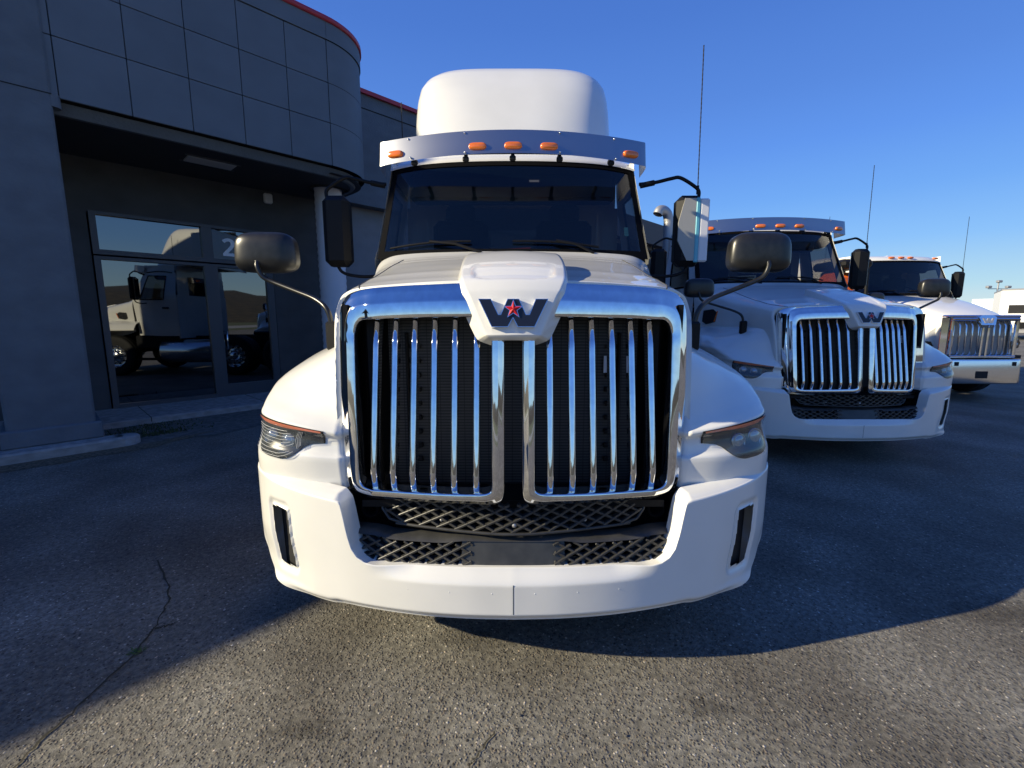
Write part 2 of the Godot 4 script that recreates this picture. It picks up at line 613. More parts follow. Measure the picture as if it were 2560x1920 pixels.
func make_fender(root: Node3D, s: int, wires: bool) -> void:
	var mb := MB.new()
	var rows := []
	var ys := []
	for i in FY.size() - 1:
		for k in 5:
			ys.append(lerpf(FY[i], FY[i + 1], k / 5.0))
	ys.append(FY[FY.size() - 1])
	for y in ys:
		var row := []
		for i in 41:
			var p := fender_pt(i * 5.0 / 34.0 if i <= 34 else 5.0 + (i - 34) / 6.0, y)
			if i == 0:
				row.append(Vector3((p.x - 0.035) * s, p.y, p.z - 0.07))
			row.append(Vector3(p.x * s, p.y, p.z))
		rows.append(row)
	mb.grid(rows)
	# foot of the fender, turned under
	var foot := []
	for v in rows[0]:
		foot.append(v + Vector3(-s * 0.012, 0.004, -0.05))
	mb.grid([foot, rows[0]])
	var fen := part("fender", mb, M.white_paint, root)
	var gp := MB.new()
	var gl := []
	for i in range(1, 37):
		gl.append(rows[0][i] + Vector3(0, -0.004, -0.004))
	gp.tube(gl, 0.0035, 6)
	part("panel_gap", gp, M.seam, fen)
	# headlight: a dark housing let into the fender under the brow, with its lamps and a clear cover
	var top := V2([0.80, 1.016, 0.9, 1.030, 1.0, 1.044, 1.1, 1.057, 1.18, 1.068, 1.2, 1.07])
	var bot := V2([0.80, 0.962, 0.868, 0.957, 0.905, 0.944, 0.945, 0.912, 0.975, 0.896, 1.01, 0.888, 1.08, 0.894, 1.12, 0.903, 1.142, 0.922, 1.155, 0.965])
	var shell := func(off: float, bulge: float, nu: int, nv: int, v0 := 0.0, v1 := 1.0, u0 := 0.0, u1 := 1.0) -> Array:
		var out := []
		for j in nv + 1:
			var row := []
			for i in nu + 1:
				var u := lerpf(u0, u1, float(i) / nu)
				var x := lerpf(0.806, 1.152, u)
				var v := lerpf(v0, v1, float(j) / nv)
				var y := lerpf(lut(bot, x), lut(top, x), v)
				var p := fender_z(x, y)
				var e := 4.0 * v * (1 - v)
				var e2 := minf(1.0, 8.0 * minf(u, 1 - u))
				var d := off + bulge * e * e2
				row.append(Vector3((p.x + d * 0.45) * s, p.y, p.z + d * 0.9))
			out.append(row)
		return out
	var hb := MB.new()
	hb.grid(shell.call(0.004, 0.0, 30, 8))
	var rim: Array = shell.call(0.004, 0.0, 30, 8)
	var back: Array = shell.call(-0.02, 0.0, 30, 8)
	hb.grid([rim[0], back[0]])
	hb.grid([rim[8], back[8]])
	var hl := part("headlight", hb, M.housing, root)
	var ab := MB.new()
	ab.grid(shell.call(0.010, 0.0, 24, 2, 0.86, 0.99, 0.02, 0.98))
	part("turn_signal", ab, M.amber_strip, hl)
	for q in [[0.985, 0.962, 0.035], [1.075, 0.97, 0.039]]:
		var pb := MB.new()
		var p := fender_z(q[0], q[1])
		var ax := Vector3(0.3 * s, 0.05, 0.95).normalized()
		var bx := Basis(Vector3.UP.cross(ax).normalized(), ax, -ax.cross(Vector3.UP.cross(ax)).normalized())
		var r: float = q[2]
		pb.lathe([Vector2(0, 0.016), Vector2(r * 0.4, 0.0145), Vector2(r * 0.7, 0.010), Vector2(r * 0.86, 0.004), Vector2(r * 0.9, 0.009), Vector2(r, 0.009), Vector2(r, -0.015)], Transform3D(bx, Vector3(p.x * s, p.y, p.z + 0.001)), 24)
		part("projector", pb, M.lens_ball, hl)
	if wires:
		var wb := MB.new()
		for k in 9:
			var v := 0.10 + k * 0.085
			var pth := []
			for i in 15:
				var u := lerpf(0.96, 0.38 + 0.05 * (k % 3), i / 14.0)
				var x := lerpf(0.806, 1.152, u)
				var y := lerpf(lut(bot, x), lut(top, x), v)
				var p := fender_z(x, y)
				pth.append(Vector3((p.x + 0.009) * s, p.y, p.z + 0.0185))
			wb.tube(pth, 0.0009, 5)
		for k in 4:
			var pth := []
			for q in [[0.30 - k * 0.02, 0.80], [0.36 - k * 0.025, 0.45], [0.33 - k * 0.015, 0.1]]:
				var x := lerpf(0.806, 1.152, q[0])
				var p := fender_z(x, lerpf(lut(bot, x), lut(top, x), q[1]))
				pth.append(Vector3((p.x + 0.009) * s, p.y, p.z + 0.0185))
			wb.tube(pth, 0.0009, 5)
		part("heating_wire", wb, M.filament, hl)
	var cb := MB.new()
	cb.grid(shell.call(0.012, 0.012, 30, 10))
	part("lens_cover", cb, M.clear_glass, hl)


# ---------------------------------------------------------------- hood
var HW := V2([0, 0.782, 0.15, 0.808, 0.4, 0.86, 0.7, 0.94, 1, 1.02])
var HY := V2([0, 1.640, 0.08, 1.668, 0.25, 1.725, 0.5, 1.802, 0.75, 1.878, 0.88, 1.922, 1, 1.985])
var HS := [[0.0, 0.0, -0.185, 0.0], [0.2, 0.001, -0.20, 0.0], [0.4, 0.005, -0.23, 0.002], [0.6, 0.012, -0.275, 0.008], [0.76, 0.024, -0.31, 0.015], [0.86, 0.04, -0.345, 0.022], [0.93, 0.07, -0.372, 0.034], [0.97, 0.11, -0.385, 0.056], [0.992, 0.165, -0.385, 0.095], [1.0, 0.24, -0.36, 0.16], [0.99, 0.36, -0.315, 0.33], [0.976, 0.6, -0.27, 0.6], [0.966, 0.86, -0.245, 0.86]]


func hood_pt(u: float, t: float) -> Vector3:
	var a := []
	for q in HS:
		a.append(Vector4(q[0], q[1], q[2], q[3]))
	var q: Vector4 = cr(a, u)
	var y := lutc(HY, t)
	var drop := lerpf(q.w, q.y, smoothstep(0.0, 0.5, t))
	var flare := smoothstep(0.84, 1.0, t) * 0.03
	return Vector3(q.x * lutc(HW, t) + q.x * flare * 0.5, y - drop, lerpf(q.z, -1.76 - 0.07 * q.x * q.x, t))


func make_hood(root: Node3D) -> void:
	var mb := MB.new()
	var rows := []
	for i in 41:
		var row := []
		for j in range(-48, 49):
			var p := hood_pt(absf(j) / 4.0, i / 40.0)
			if j < 0:
				p.x = -p.x
			row.append(p)
		rows.append(row)
	# front edge, folded in behind the chrome
	var lip := []
	for v in rows[0]:
		lip.append(Vector3(v.x * 0.95, v.y - (0.03 if v.y > 1.5 else 0.0), v.z - 0.03))
	rows.push_front(lip)
	mb.grid(rows)
	part("hood", mb, M.white_paint, root)
	for s in [-1, 1]:
		var b := MB.new()
		var pth := []
		for i in 22:
			var p := hood_pt(lutc(V2([0, 4.8, 0.12, 5.5, 0.4, 5.1, 0.75, 4.3, 1.0, 3.9]), i / 21.0 * 0.86), i / 21.0 * 0.86)
			pth.append(Vector3(p.x * s, p.y + 0.0002, p.z))
		b.tube(pth, 0.0032, 6)
		part("hood_seam", b, M.seam, root)
		# air intake in the side of the hood
		var v := MB.new()
		var o := PackedVector2Array([Vector2(-1.32, 1.60), Vector2(-1.44, 1.615), Vector2(-1.62, 1.60), Vector2(-1.64, 1.46), Vector2(-1.56, 1.425), Vector2(-1.38, 1.455)])
		var f := func(z: float, y: float, h: float) -> Vector3:
			var t := (z + 0.47) / (-1.83 + 0.47)
			return Vector3(s * (lutc(HW, t) + h), y, z)
		v.prism(o, f, -0.03, 0.006)
		var intake := part("side_intake", v, M.dark, root)
		var e := MB.new()
		e.tube([f.call(-1.33, 1.59, 0.008), f.call(-1.385, 1.46, 0.008)], 0.008, 8)
		part("marker_strip", e, M.amber, intake)


# ---------------------------------------------------------------- raised emblem panel on the hood
var SZ := [Vector3(0.076, 1.412, -0.085), Vector3(0.099, 1.430, -0.066), Vector3(0.112, 1.452, -0.070), Vector3(0.165, 1.572, -0.098), Vector3(0.187, 1.615, -0.118), Vector3(0.203, 1.655, -0.16), Vector3(0.214, 1.69, -0.25), Vector3(0.224, 1.732, -0.37), Vector3(0.228, 1.772, -0.50), Vector3(0.226, 1.808, -0.63), Vector3(0.215, 1.832, -0.74), Vector3(0.2, 1.838, -0.80)]


func make_scoop(root: Node3D) -> void:
	var mb := MB.new()
	var rows := []
	var n := 66
	for i in n + 1:
		var t := float(i) / n * (SZ.size() - 1)
		var c: Vector3 = cr(SZ, t)
		var e: Vector3 = cr(SZ, minf(t + 0.1, SZ.size() - 1.0)) - cr(SZ, maxf(t - 0.1, 0))
		var nn := Vector3(0, -e.z, e.y).normalized().lerp(Vector3(0, 0.22, 0.975), 1.0 - smoothstep(2.0, 3.0, t)).normalized()
		var row := []
		for j in range(-23, 24):
			var a := absf(j)
			var sg := signf(j)
			var p := Vector3(0, c.y, c.z)
			if a <= 19:
				var x := a / 19.0 * c.x
				p.x = x * sg
				p += nn * (-0.012 * pow(a / 19.0, 2.0))
				# shallow dish behind the emblem
				if t > 4.6 and t < 7.6:
					var fr := smoothstep(4.72, 4.95, t) * (1.0 - smoothstep(5.3, 7.4, t))
					var hw := 0.158 + 0.012 * (t - 4.7) - 0.06 * (1.0 - smoothstep(4.7, 5.2, t))
					var side := 1.0 - smoothstep(hw - 0.022, hw, x)
					p -= nn * 0.0065 * fr * side
			else:
				var k := (a - 19.0) / 4.0
				var ww := lutc(V2([0, 0.012, 1, 0.032, 3, 0.044, 6, 0.030, 8, 0.018, 11, 0.006]), t)
				p.x = sg * (c.x + ww * (0.5 * k + 0.5 * k * k))
				p += nn * -0.012
				p += Vector3(0, -0.30, -0.95).lerp(Vector3(0, -1, -0.1), smoothstep(4.0, 7.0, t)) * 0.075 * pow(k, 1.4)
			row.append(p)
		rows.append(row)
	# bottom, turned back under the panel
	var b0 := []
	for v in rows[0]:
		b0.append(Vector3(v.x * 0.93, v.y - 0.006, v.z - 0.09))
	rows.push_front(b0)
	mb.grid(rows)
	part("emblem_panel", mb, M.white_paint, root)
	# the winged letter and its star
	var k := 0.000271
	var wp := V2([530, 825, 705, 825, 810, 1045, 840, 1045, 935, 825, 1095, 825, 1190, 1045, 1235, 1045, 1325, 825, 1500, 825, 1310, 1220, 1075, 1220, 1010, 1095, 940, 1220, 715, 1220])
	var o := PackedVector2Array()
	for q in wp:
		o.append(Vector2((q.x - 1015) * k, (1022 - q.y) * k))
	if Geometry2D.is_polygon_clockwise(o):
		o.reverse()
	var dir := Vector3(0, 0.12, -0.028).normalized()
	var nn := Vector3(0, -dir.z, dir.y)
	var cen := Vector3(0, 1.512, -0.0785)
	var f := func(x: float, y: float, h: float) -> Vector3: return cen + Vector3(x, 0, 0) + dir * y + nn * h
	var eb := MB.new()
	eb.prism(o, f, -0.014, 0.012)
	var em := part("emblem", eb, M.silver, root)
	var ins := Geometry2D.offset_polygon(o, -0.0022)
	var ib := MB.new()
	for g in ins:
		ib.prism(g, f, 0.010, 0.0135)
	part("emblem_face", ib, M.navy_enamel, em)
	for q in [[0.039, 0.012, 0.017, M.silver, "star_border"], [0.0325, 0.016, 0.0195, M.red_enamel, "star"]]:
		var so := PackedVector2Array()
		for i in 10:
			var r: float = q[0] * (1.0 if i % 2 == 0 else 0.40)
			so.append(Vector2(-sin(i * PI / 5) * r, cos(i * PI / 5) * r + 0.0125))
		var sb := MB.new()
		if q[4] == "star":
			sb.flat()
			for i in 10:
				sb.tri(f.call(0, 0.0125, 0.0245), f.call(so[(i + 1) % 10].x, so[(i + 1) % 10].y, 0.0185), f.call(so[i].x, so[i].y, 0.0185))
			sb.prism(so, f, 0.013, 0.0180)
		else:
			sb.prism(so, f, q[1], q[2])
		part(q[4], sb, q[3], em)


# ---------------------------------------------------------------- grille
func zg(x: float, y: float) -> float:
	var b := lutc(V2([0, -0.028, 0.06, -0.03, 0.15, -0.045, 0.35, -0.09, 0.59, -0.155, 0.67, -0.188, 0.74, -0.21]), absf(x))
	return b + lutc(V2([0.7, 0.0, 0.8, 0.0, 1.1, -0.03, 1.4, -0.066, 1.5, -0.080, 1.62, -0.094]), y)


func make_grille(root: Node3D, gs: float) -> void:
	var out := V2([0.14, 1.632, 0.28, 1.628, 0.45, 1.624, 0.60, 1.616, 0.672, 1.604, 0.714, 1.582, 0.737, 1.54, 0.743, 1.46, 0.739, 1.2, 0.729, 0.95, 0.722, 0.83, 0.706, 0.775, 0.665, 0.742, 0.55, 0.738, 0.40, 0.745, 0.18, 0.757, 0.10, 0.762, 0.056, 0.775, 0.037, 0.81, 0.034, 0.9, 0.034, 1.2, 0.034, 1.47])
	var inn := V2([0.12, 1.502, 0.28, 1.50, 0.45, 1.496, 0.59, 1.490, 0.630, 1.486, 0.652, 1.470, 0.664, 1.44, 0.666, 1.40, 0.662, 1.2, 0.653, 0.95, 0.649, 0.85, 0.641, 0.808, 0.612, 0.790, 0.55, 0.789, 0.40, 0.797, 0.18, 0.810, 0.125, 0.814, 0.092, 0.824, 0.083, 0.845, 0.083, 0.9, 0.083, 1.2, 0.083, 1.47])
	var pull := [0.018, 0.018, 0.018, 0.018, 0.02, 0.022, 0.022, 0.02, 0.018, 0.018, 0.018, 0.02, 0.026, 0.03, 0.03, 0.03, 0.026, 0.02, 0.014, 0.012, 0.012, 0.012]
	for s in [-1, 1]:
		var mb := MB.new()
		var rows := []
		var n := (out.size() - 1) * 6
		for i in n + 1:
			var t := float(i) / 6
			var o: Vector2 = cr(out, t)
			var q: Vector2 = cr(inn, t)
			var j := mini(int(t), pull.size() - 2)
			var pl: float = lerpf(pull[j], pull[j + 1], t - j)
			var row := []
			# inner return, inner lip, two face facets with a soft crease, outer lip, outer return
			for r in [[-0.03, -0.075, 0.0], [-0.02, -0.015, 0.0], [0.0, -0.003, 0.0], [0.04, 0.0, 0.0], [0.08, 0.0008, 0.0], [0.25, 0.0015, 0.0], [0.45, 0.0015, 0.0], [0.48, 0.0013, 0.02], [0.52, 0.0008, 0.07], [0.55, 0.0002, 0.13], [0.78, 0.0, 0.56], [0.94, 0.0, 0.9], [1.0, -0.004, 1.0], [1.012, -0.012, 1.05], [1.03, -0.06, 1.3]]:
				var p: Vector2 = q.lerp(o, r[0])
				if t > 14:
					p = q.lerp(o, clampf(r[0], -0.02, 1.01))
				row.append(Vector3(p.x * (gs if r[0] < 1.005 or t > 14 else 1.0) * s, p.y, zg(p.x, p.y) + r[1] - pl * r[2]))
			rows.append(row)
		mb.grid(rows)
		part("grille_frame", mb, M.chrome, root)
		for x in [0.146, 0.236, 0.323, 0.410, 0.497, 0.584]:
			var bb := MB.new()
			var br := []
			for i in 41:
				var y := lerpf(0.788, 1.515, i / 40.0)
				var zo := lut(V2([0.78, -0.034, 0.835, -0.019, 0.86, -0.012, 1.385, -0.060, 1.405, -0.065, 1.53, -0.098]), y)
				var z := zg(x, y) + zo
				var row := []
				for k in [[-1, -0.055], [-1, -0.009], [-0.9, -0.004], [-0.55, -0.0008], [0, 0], [0.55, -0.0008], [0.9, -0.004], [1, -0.009], [1, -0.055]]:
					var xx: float = x * gs + k[0] * 0.0132
					row.append(Vector3(xx * s, y, z + k[1]))
				br.append(row)
			bb.grid(br)
			part("grille_bar", bb, M.chrome, root)
	# the dark space behind: radiator, its screen frame and shrouds
	var rb := MB.new()
	rb.box(Vector3(0, 1.13, -0.42), Vector3(1.12, 0.80, 0.04))
	part("radiator", rb, M.radiator, root)
	var db := MB.new()
	db.box(Vector3(0, 1.12, -0.48), Vector3(1.5, 1.0, 0.03))
	db.box(Vector3(0, 0.705, -0.36), Vector3(1.3, 0.03, 0.3))
	for s in [-1, 1]:
		db.box(Vector3(s * 0.62, 1.13, -0.36), Vector3(0.05, 0.78, 0.05), 0.01)
		db.box(Vector3(s * 0.705, 1.15, -0.38), Vector3(0.02, 0.8, 0.2))
	part("radiator_shroud", db, M.black_plastic, root)
	for s in [-1, 1]:
		var tb := MB.new()
		for k in 9:
			tb.box(Vector3(s * 0.44, 0.85 + k * 0.065, -0.385), Vector3(0.05, 0.022, 0.02), 0.004)
		tb.box(Vector3(s * 0.475, 1.12, -0.388), Vector3(0.012, 0.62, 0.03), 0.003)
		part("radiator_bracket", tb, M.black_plastic, root)
	var tag := MB.new()
	tag.box(Vector3(0.43, 1.29, -0.372), Vector3(0.05, 0.075, 0.004))
	part("paper_tag", tag, M.white_foam, root)


# a sheet of crossed ribs between x0..x1 and y0..y1
func lattice(mb: MB, x0: float, x1: float, yl: Callable, yh: Callable, zf: Callable, pitch: float, slope: float) -> void:
	var w := 0.005
	for dirn in [-1.0, 1.0]:
		var h := 0.16
		var k0 := floori((x0 - h / slope) / pitch) - 1
		var k1 := ceili((x1 + h / slope) / pitch) + 1
		for k in range(k0, k1):
			var pts := []
			for i in 25:
				var y := lerpf(0.48, 0.76, i / 24.0)
				var x: float = k * pitch + dirn * (y - 0.6) / slope
				if x < x0 or x > x1 or y < yl.call(x) or y > yh.call(x):
					continue
				pts.append(Vector2(x, y))
			if pts.size() < 2:
				continue
			mb.flat()
			var a: Vector2 = pts[0]
			var b: Vector2 = pts[pts.size() - 1]
			var nseg := maxi(1, int(a.distance_to(b) / 0.05))
			for q in nseg:
				var p0 := a.lerp(b, float(q) / nseg)
				var p1 := a.lerp(b, float(q + 1) / nseg)
				var c := (p0 + p1) * 0.5
				var along := Vector3(p1.x - p0.x, p1.y - p0.y, zf.call(p1.x, p1.y) - zf.call(p0.x, p0.y))
				var bz := Vector3(0, 0, 1)
				var by := bz.cross(along.normalized()).normalized()
				mb.box(Vector3(c.x, c.y, zf.call(c.x, c.y) - 0.012 + 0.0011 * dirn), Vector3(along.length() + 0.002, w * 2, 0.03), 0.002, Basis(along.normalized(), by, along.normalized().cross(by)))


func make_lower_grille(root: Node3D) -> void:
	var up := MB.new()
	var zf := func(x: float, y: float) -> float: return zg(x, 0.8) - 0.075 + (y - 0.7) * -0.3
	lattice(up, -0.56, 0.56, func(x): return 0.628 + 0.03 * smoothstep(0.45, 0.58, absf(x)), func(x): return 0.742, zf, 0.077, 0.47)
	for s in [-1, 1]:
		up.tube([Vector3(s * 0.56, 0.745, zf.call(0.56, 0.745)), Vector3(s * 0.565, 0.68, zf.call(0.56, 0.68)), Vector3(s * 0.53, 0.642, zf.call(0.53, 0.64)), Vector3(s * 0.47, 0.632, zf.call(0.47, 0.63))], 0.007, 6)
	var rail := []
	for i in 25:
		var x := lerpf(-0.5, 0.5, i / 24.0)
		rail.append(Vector3(x, 0.628, zf.call(x, 0.628)))
	up.tube(rail, 0.007, 6)
	part("upper_mesh", up, M.worn_plastic, root)
	var lo := MB.new()
	var z2 := func(x: float, y: float) -> float: return -0.062 - 0.17 * x * x - (y - 0.5) * 0.35
	var yh := func(x: float) -> float: return 0.592 - 0.012 * smoothstep(0.2, 0.3, absf(x)) + 0.012 * smoothstep(0.5, 0.58, absf(x))
	var yl := func(x: float) -> float: return 0.486 + 0.04 * smoothstep(0.58, 0.68, absf(x))
	for s in [-1, 1]:
		lattice(lo, 0.16 if s > 0 else -0.70, 0.70 if s > 0 else -0.16, yl, yh, z2, 0.072, 0.5)
	var r0 := []
	var r1 := []
	var r2 := []
	for i in 41:
		var x := lerpf(-0.69, 0.69, i / 40.0)
		r0.append(Vector3(x, yh.call(x), z2.call(x, 0.59) + 0.006))
		r1.append(Vector3(x, yh.call(x) + 0.016, z2.call(x, 0.6) - 0.006))
		r2.append(Vector3(x, yh.call(x) + 0.02, z2.call(x, 0.6) - 0.06))
	lo.grid([r0, r1, r2])
	# plain middle and the solid backs of the outer cells
	for q in [[-0.21, 0.21, -0.004], [0.5, 0.69, -0.028], [-0.69, -0.5, -0.028]]:
		var rows := []
		for j in 5:
			var row := []
			for i in 13:
				var x := lerpf(q[0], q[1], i / 12.0)
				var y := lerpf(yl.call(x) - 0.005, yh.call(x) + 0.001, j / 4.0)
				row.append(Vector3(x, y, z2.call(x, y) + q[2] + (0.006 * (1 - pow(absf(x) / 0.21, 2.0)) if absf(q[0]) < 0.3 else 0.0)))
			rows.append(row)
		lo.grid(rows)
	part("lower_mesh", lo, M.worn_plastic, root)
	var db := MB.new()
	db.box(Vector3(0, 0.60, -0.42), Vector3(1.46, 0.34, 0.03))
	db.box(Vector3(0, 0.455, -0.28), Vector3(1.4, 0.03, 0.3))
	for s in [-1, 1]:
		db.box(Vector3(s * 0.715, 0.64, -0.34), Vector3(0.03, 0.26, 0.24))
	part("front_crossmember", db, M.dark, root)
	for s in [-1, 1]:
		var tb := MB.new()
		tb.lathe(V2([0.026, -0.12, 0.026, 0.0, 0.031, 0.006, 0.038, 0.006, 0.041, 0.0, 0.041, -0.12]), Transform3D(Basis(Vector3(1, 0, 0), PI / 2), Vector3(s * 0.632, 0.66, -0.255)), 24)
		part("tow_socket", tb, M.seal, root)
		var bb := MB.new()
		bb.box(Vector3(s * 0.30, 0.655, -0.17), Vector3(0.02, 0.02, 0.02), 0.005)
		bb.lathe(V2([0, 0.014, 0.005, 0.014, 0.008, 0.006, 0.008, 0]), Transform3D(Basis(Vector3(1, 0, 0), PI / 2), Vector3(s * 0.30, 0.66, -0.155)), 8)
		part("mesh_bolt", bb, M.galvanised, root)
	var cb := MB.new()
	cb.lathe(V2([0, 0.014, 0.008, 0.012, 0.012, 0.006, 0.012, 0]), Transform3D(Basis(Vector3(1, 0, 0), PI / 2), Vector3(0.004, 0.66, -0.102)), 10)
	part("mesh_bolt", cb, M.galvanised, root)


# ---------------------------------------------------------------- cab
func ws_pt(u: float, v: float, off := 0.0) -> Vector3:
	# windshield: u -1..1 across, v 0..1 up
	var x := u * lerpf(1.005, 0.955, v)
	var y := lerpf(1.955, 2.672 - 0.03 * pow(absf(u), 6.0), v)
	var z := lerpf(-1.70, -2.03, v) - 0.15 * pow(absf(u), 2.2)
	return Vector3(x, y, z) + Vector3(0.1 * u, 0.42, 0.9).normalized() * off


func ws_grid(u0: float, u1: float, v0: float, v1: float, nu: int, nv: int, off := 0.0) -> Array:
	var rows := []
	for j in nv + 1:
		var row := []
		for i in nu + 1:
			row.append(ws_pt(lerpf(u0, u1, float(i) / nu), lerpf(v0, v1, float(j) / nv), off))
		rows.append(row)
	return rows


func side_pt(s: float, y: float, k: float, back: float) -> Vector3:
	# k: 0 at the windshield pillar, 1 at the back of the cab
	var v := clampf((y - 1.955) / 0.70, 0, 1)
	var a := ws_pt(1.0, v)
	if y < 1.955:
		a = Vector3(1.02, y, -1.84 - (1.955 - y) * 0.1)
	var bx := lerpf(1.085, 1.0, smoothstep(1.95, 2.75, y))
	var x := lerpf(a.x + 0.012, bx, smoothstep(0.0, 0.5, k))
	return Vector3(x * s, y, lerpf(a.z, back, k))


func sgrid(s: float, y0: float, y1: float, k0: float, k1: float, back: float, ny: int, nk: int) -> Array:
	var rows := []
	for j in ny + 1:
		var row := []
		for i in nk + 1:
			row.append(side_pt(s, lerpf(y0, y1, float(j) / ny), lerpf(k0, k1, float(i) / nk), back))
		rows.append(row)
	return rows


func make_cab(root: Node3D, back: float, opt: Dictionary) -> void:
	var g := MB.new()
	g.grid(ws_grid(-1, 1, 0, 1, 40, 16))
	var ws := part("windshield", g, M.windshield_glass, root)
	var f := MB.new()
	f.grid(ws_grid(-1.0, -0.955, -0.03, 1.0, 4, 20, 0.004))
	f.grid(ws_grid(0.955, 1.0, -0.03, 1.0, 4, 20, 0.004))
	f.grid(ws_grid(-1, 1, 0.955, 1.012, 40, 2, 0.0055))
	f.grid(ws_grid(-1, 1, -0.05, 0.035, 40, 2, 0.0055))
	part("windshield_seal", f, M.seal, ws)
	# wipers
	for q in [[-0.90, 0.05, -0.30, 0.10, -0.22, -0.02], [0.0, 0.10, 0.62, 0.05, 0.58, -0.02]]:
		var wb := MB.new()
		var blade := []
		for i in 9:
			var k := i / 8.0
			blade.append(ws_pt(lerpf(q[0], q[2], k), lerpf(q[1], q[3], k) + 0.02 * sin(k * PI), 0.022))
		wb.tube(blade, 0.008, 6)
		wb.tube([ws_pt(q[4], q[5], 0.03), ws_pt(lerpf(q[4], (q[0] + q[2]) * 0.5, 0.5), 0.06, 0.045), ws_pt((q[0] + q[2]) * 0.5, (q[1] + q[3]) * 0.5 + 0.025, 0.035)], 0.010, 6)
		part("wiper", wb, M.black_plastic, root)
	# brow, roof, sides with window openings, back wall
	var b := MB.new()
	var rows := []
	for j in 9:
		var row := []
		for i in 41:
			var u := lerpf(-1.0, 1.0, i / 40.0)
			var p := ws_pt(u, 1.0, 0.01)
			var e: Array = [[0.0, 0.0], [0.012, -0.002], [0.05, -0.045], [0.085, -0.11], [0.11, -0.2], [0.125, -0.32], [0.13, -0.5], [0.13, -0.7], [0.125, -1.0]][j]
			var crown: float = 1.0 - 0.35 * pow(absf(u), 6.0)
			var z: float = p.z + e[1] + 0.15 * pow(absf(u), 2.2) * smoothstep(2, 7, j)
			row.append(Vector3(p.x * lerpf(1.012, 1.06, j / 8.0), p.y + e[0] * crown + 0.03 * pow(absf(u), 6.0) * smoothstep(1, 6, j), maxf(z, back)))
		rows.append(row)
	b.grid(rows)
	part("roof", b, M.white_paint, root)
	for s in [-1, 1]:
		var sb := MB.new()
		sb.grid(sgrid(s, 1.0, 1.93, 0, 1, back, 10, 14))
		sb.grid(sgrid(s, 1.93, 2.52, 0, 0.17, back, 8, 4))
		sb.grid(sgrid(s, 1.93, 2.52, 0.72, 1, back, 8, 4))
		sb.grid(sgrid(s, 2.52, 2.78, 0, 1, back, 4, 14))
		var door := part("cab_side", sb, M.white_paint, root)
		var gb := MB.new()
		gb.grid(sgrid(s, 1.93, 2.52, 0.17, 0.72, back, 4, 6))
		part("side_window", gb, M.windshield_glass, door)
		var tb := MB.new()
		var loop := []
		for q in [[1.93, 0.17], [2.25, 0.17], [2.52, 0.18], [2.52, 0.45], [2.52, 0.72], [2.2, 0.72], [1.93, 0.72], [1.93, 0.45], [1.93, 0.17]]:
			loop.append(side_pt(s, q[0], q[1], back) + Vector3(s * 0.004, 0, 0))
		tb.tube(loop, 0.012, 6)
		var gut := []
		for i in 9:
			gut.append(side_pt(s, 2.60 + 0.03 * sin(i / 8.0 * PI), 0.1 + i * 0.1, back) + Vector3(s * 0.006, 0, 0))
		tb.tube(gut, 0.012, 6)
		part("window_seal", tb, M.seal, door)
		var hb := MB.new()
		var hp := side_pt(s, 1.72, 0.75, back)
		hb.box(hp + Vector3(s * 0.02, 0, 0), Vector3(0.03, 0.04, 0.16), 0.01)
		part("door_handle", hb, M.black_plastic, door)
	var w := MB.new()
	w.box(Vector3(0, 1.5, back), Vector3(2.16, 1.1, 0.03))
	w.box(Vector3(0, 2.66, back), Vector3(1.98, 0.25, 0.03))
	for s in [-1, 1]:
		w.box(Vector3(s * 0.80, 2.293, back), Vector3(0.44, 0.486, 0.03))
	var bw := part("cab_back", w, M.white_paint, root)
	var rg := MB.new()
	rg.box(Vector3(0, 2.293, back), Vector3(1.16, 0.486, 0.006))
	part("rear_window", rg, M.windshield_glass, bw)
	# inside
	var ib := MB.new()
	ib.box(Vector3(0, 1.84, -2.02), Vector3(1.98, 0.20, 0.40), 0.05)
	ib.box(Vector3(0.45, 1.965, -2.12), Vector3(0.62, 0.11, 0.2), 0.04)
	var dash := part("dashboard", ib, M.interior, root)
	var st := MB.new()
	var ring := []
	var sc := Vector3(0.47, 2.0, -2.32)
	for i in 25:
		var a := TAU * i / 24.0
		ring.append(sc + Vector3(cos(a) * 0.22, sin(a) * 0.16, -sin(a) * 0.15))
	st.tube(ring, 0.015, 8, false)
	st.tube([sc + Vector3(-0.22, 0, 0), sc, sc + Vector3(0.22, 0, 0)], 0.014, 6)
	st.tube([sc, sc + Vector3(0, -0.15, 0.12)], 0.03, 8)
	part("steering_wheel", st, M.black_plastic, dash)
	var hb2 := MB.new()
	hb2.box(Vector3(0, 2.685, (back - 2.2) * 0.5), Vector3(1.86, 0.03, absf(back + 2.2)), 0.0)
	hb2.box(Vector3(0, 2.56, -2.38), Vector3(1.72, 0.23, 0.16), 0.04)
	part("overhead_console", hb2, M.interior, root)
	for s in [-1, 1]:
		var eb := MB.new()
		eb.box(Vector3(s * 0.47, 2.0, back + 0.30), Vector3(0.50, 0.72, 0.13), 0.05)
		eb.box(Vector3(s * 0.47, 2.42, back + 0.30), Vector3(0.27, 0.17, 0.09), 0.04)
		eb.box(Vector3(s * 0.47, 1.62, back + 0.5), Vector3(0.5, 0.16, 0.5), 0.05)
		part("seat", eb, M.seat_cloth, root)
	var fb := MB.new()
	fb.box(Vector3(0, 1.2, (back - 1.75) * 0.5), Vector3(2.0, 0.05, absf(back + 1.75)))
	fb.box(Vector3(0, 1.55, -1.86), Vector3(1.98, 0.8, 0.04))
	part("cab_floor", fb, M.interior, root)
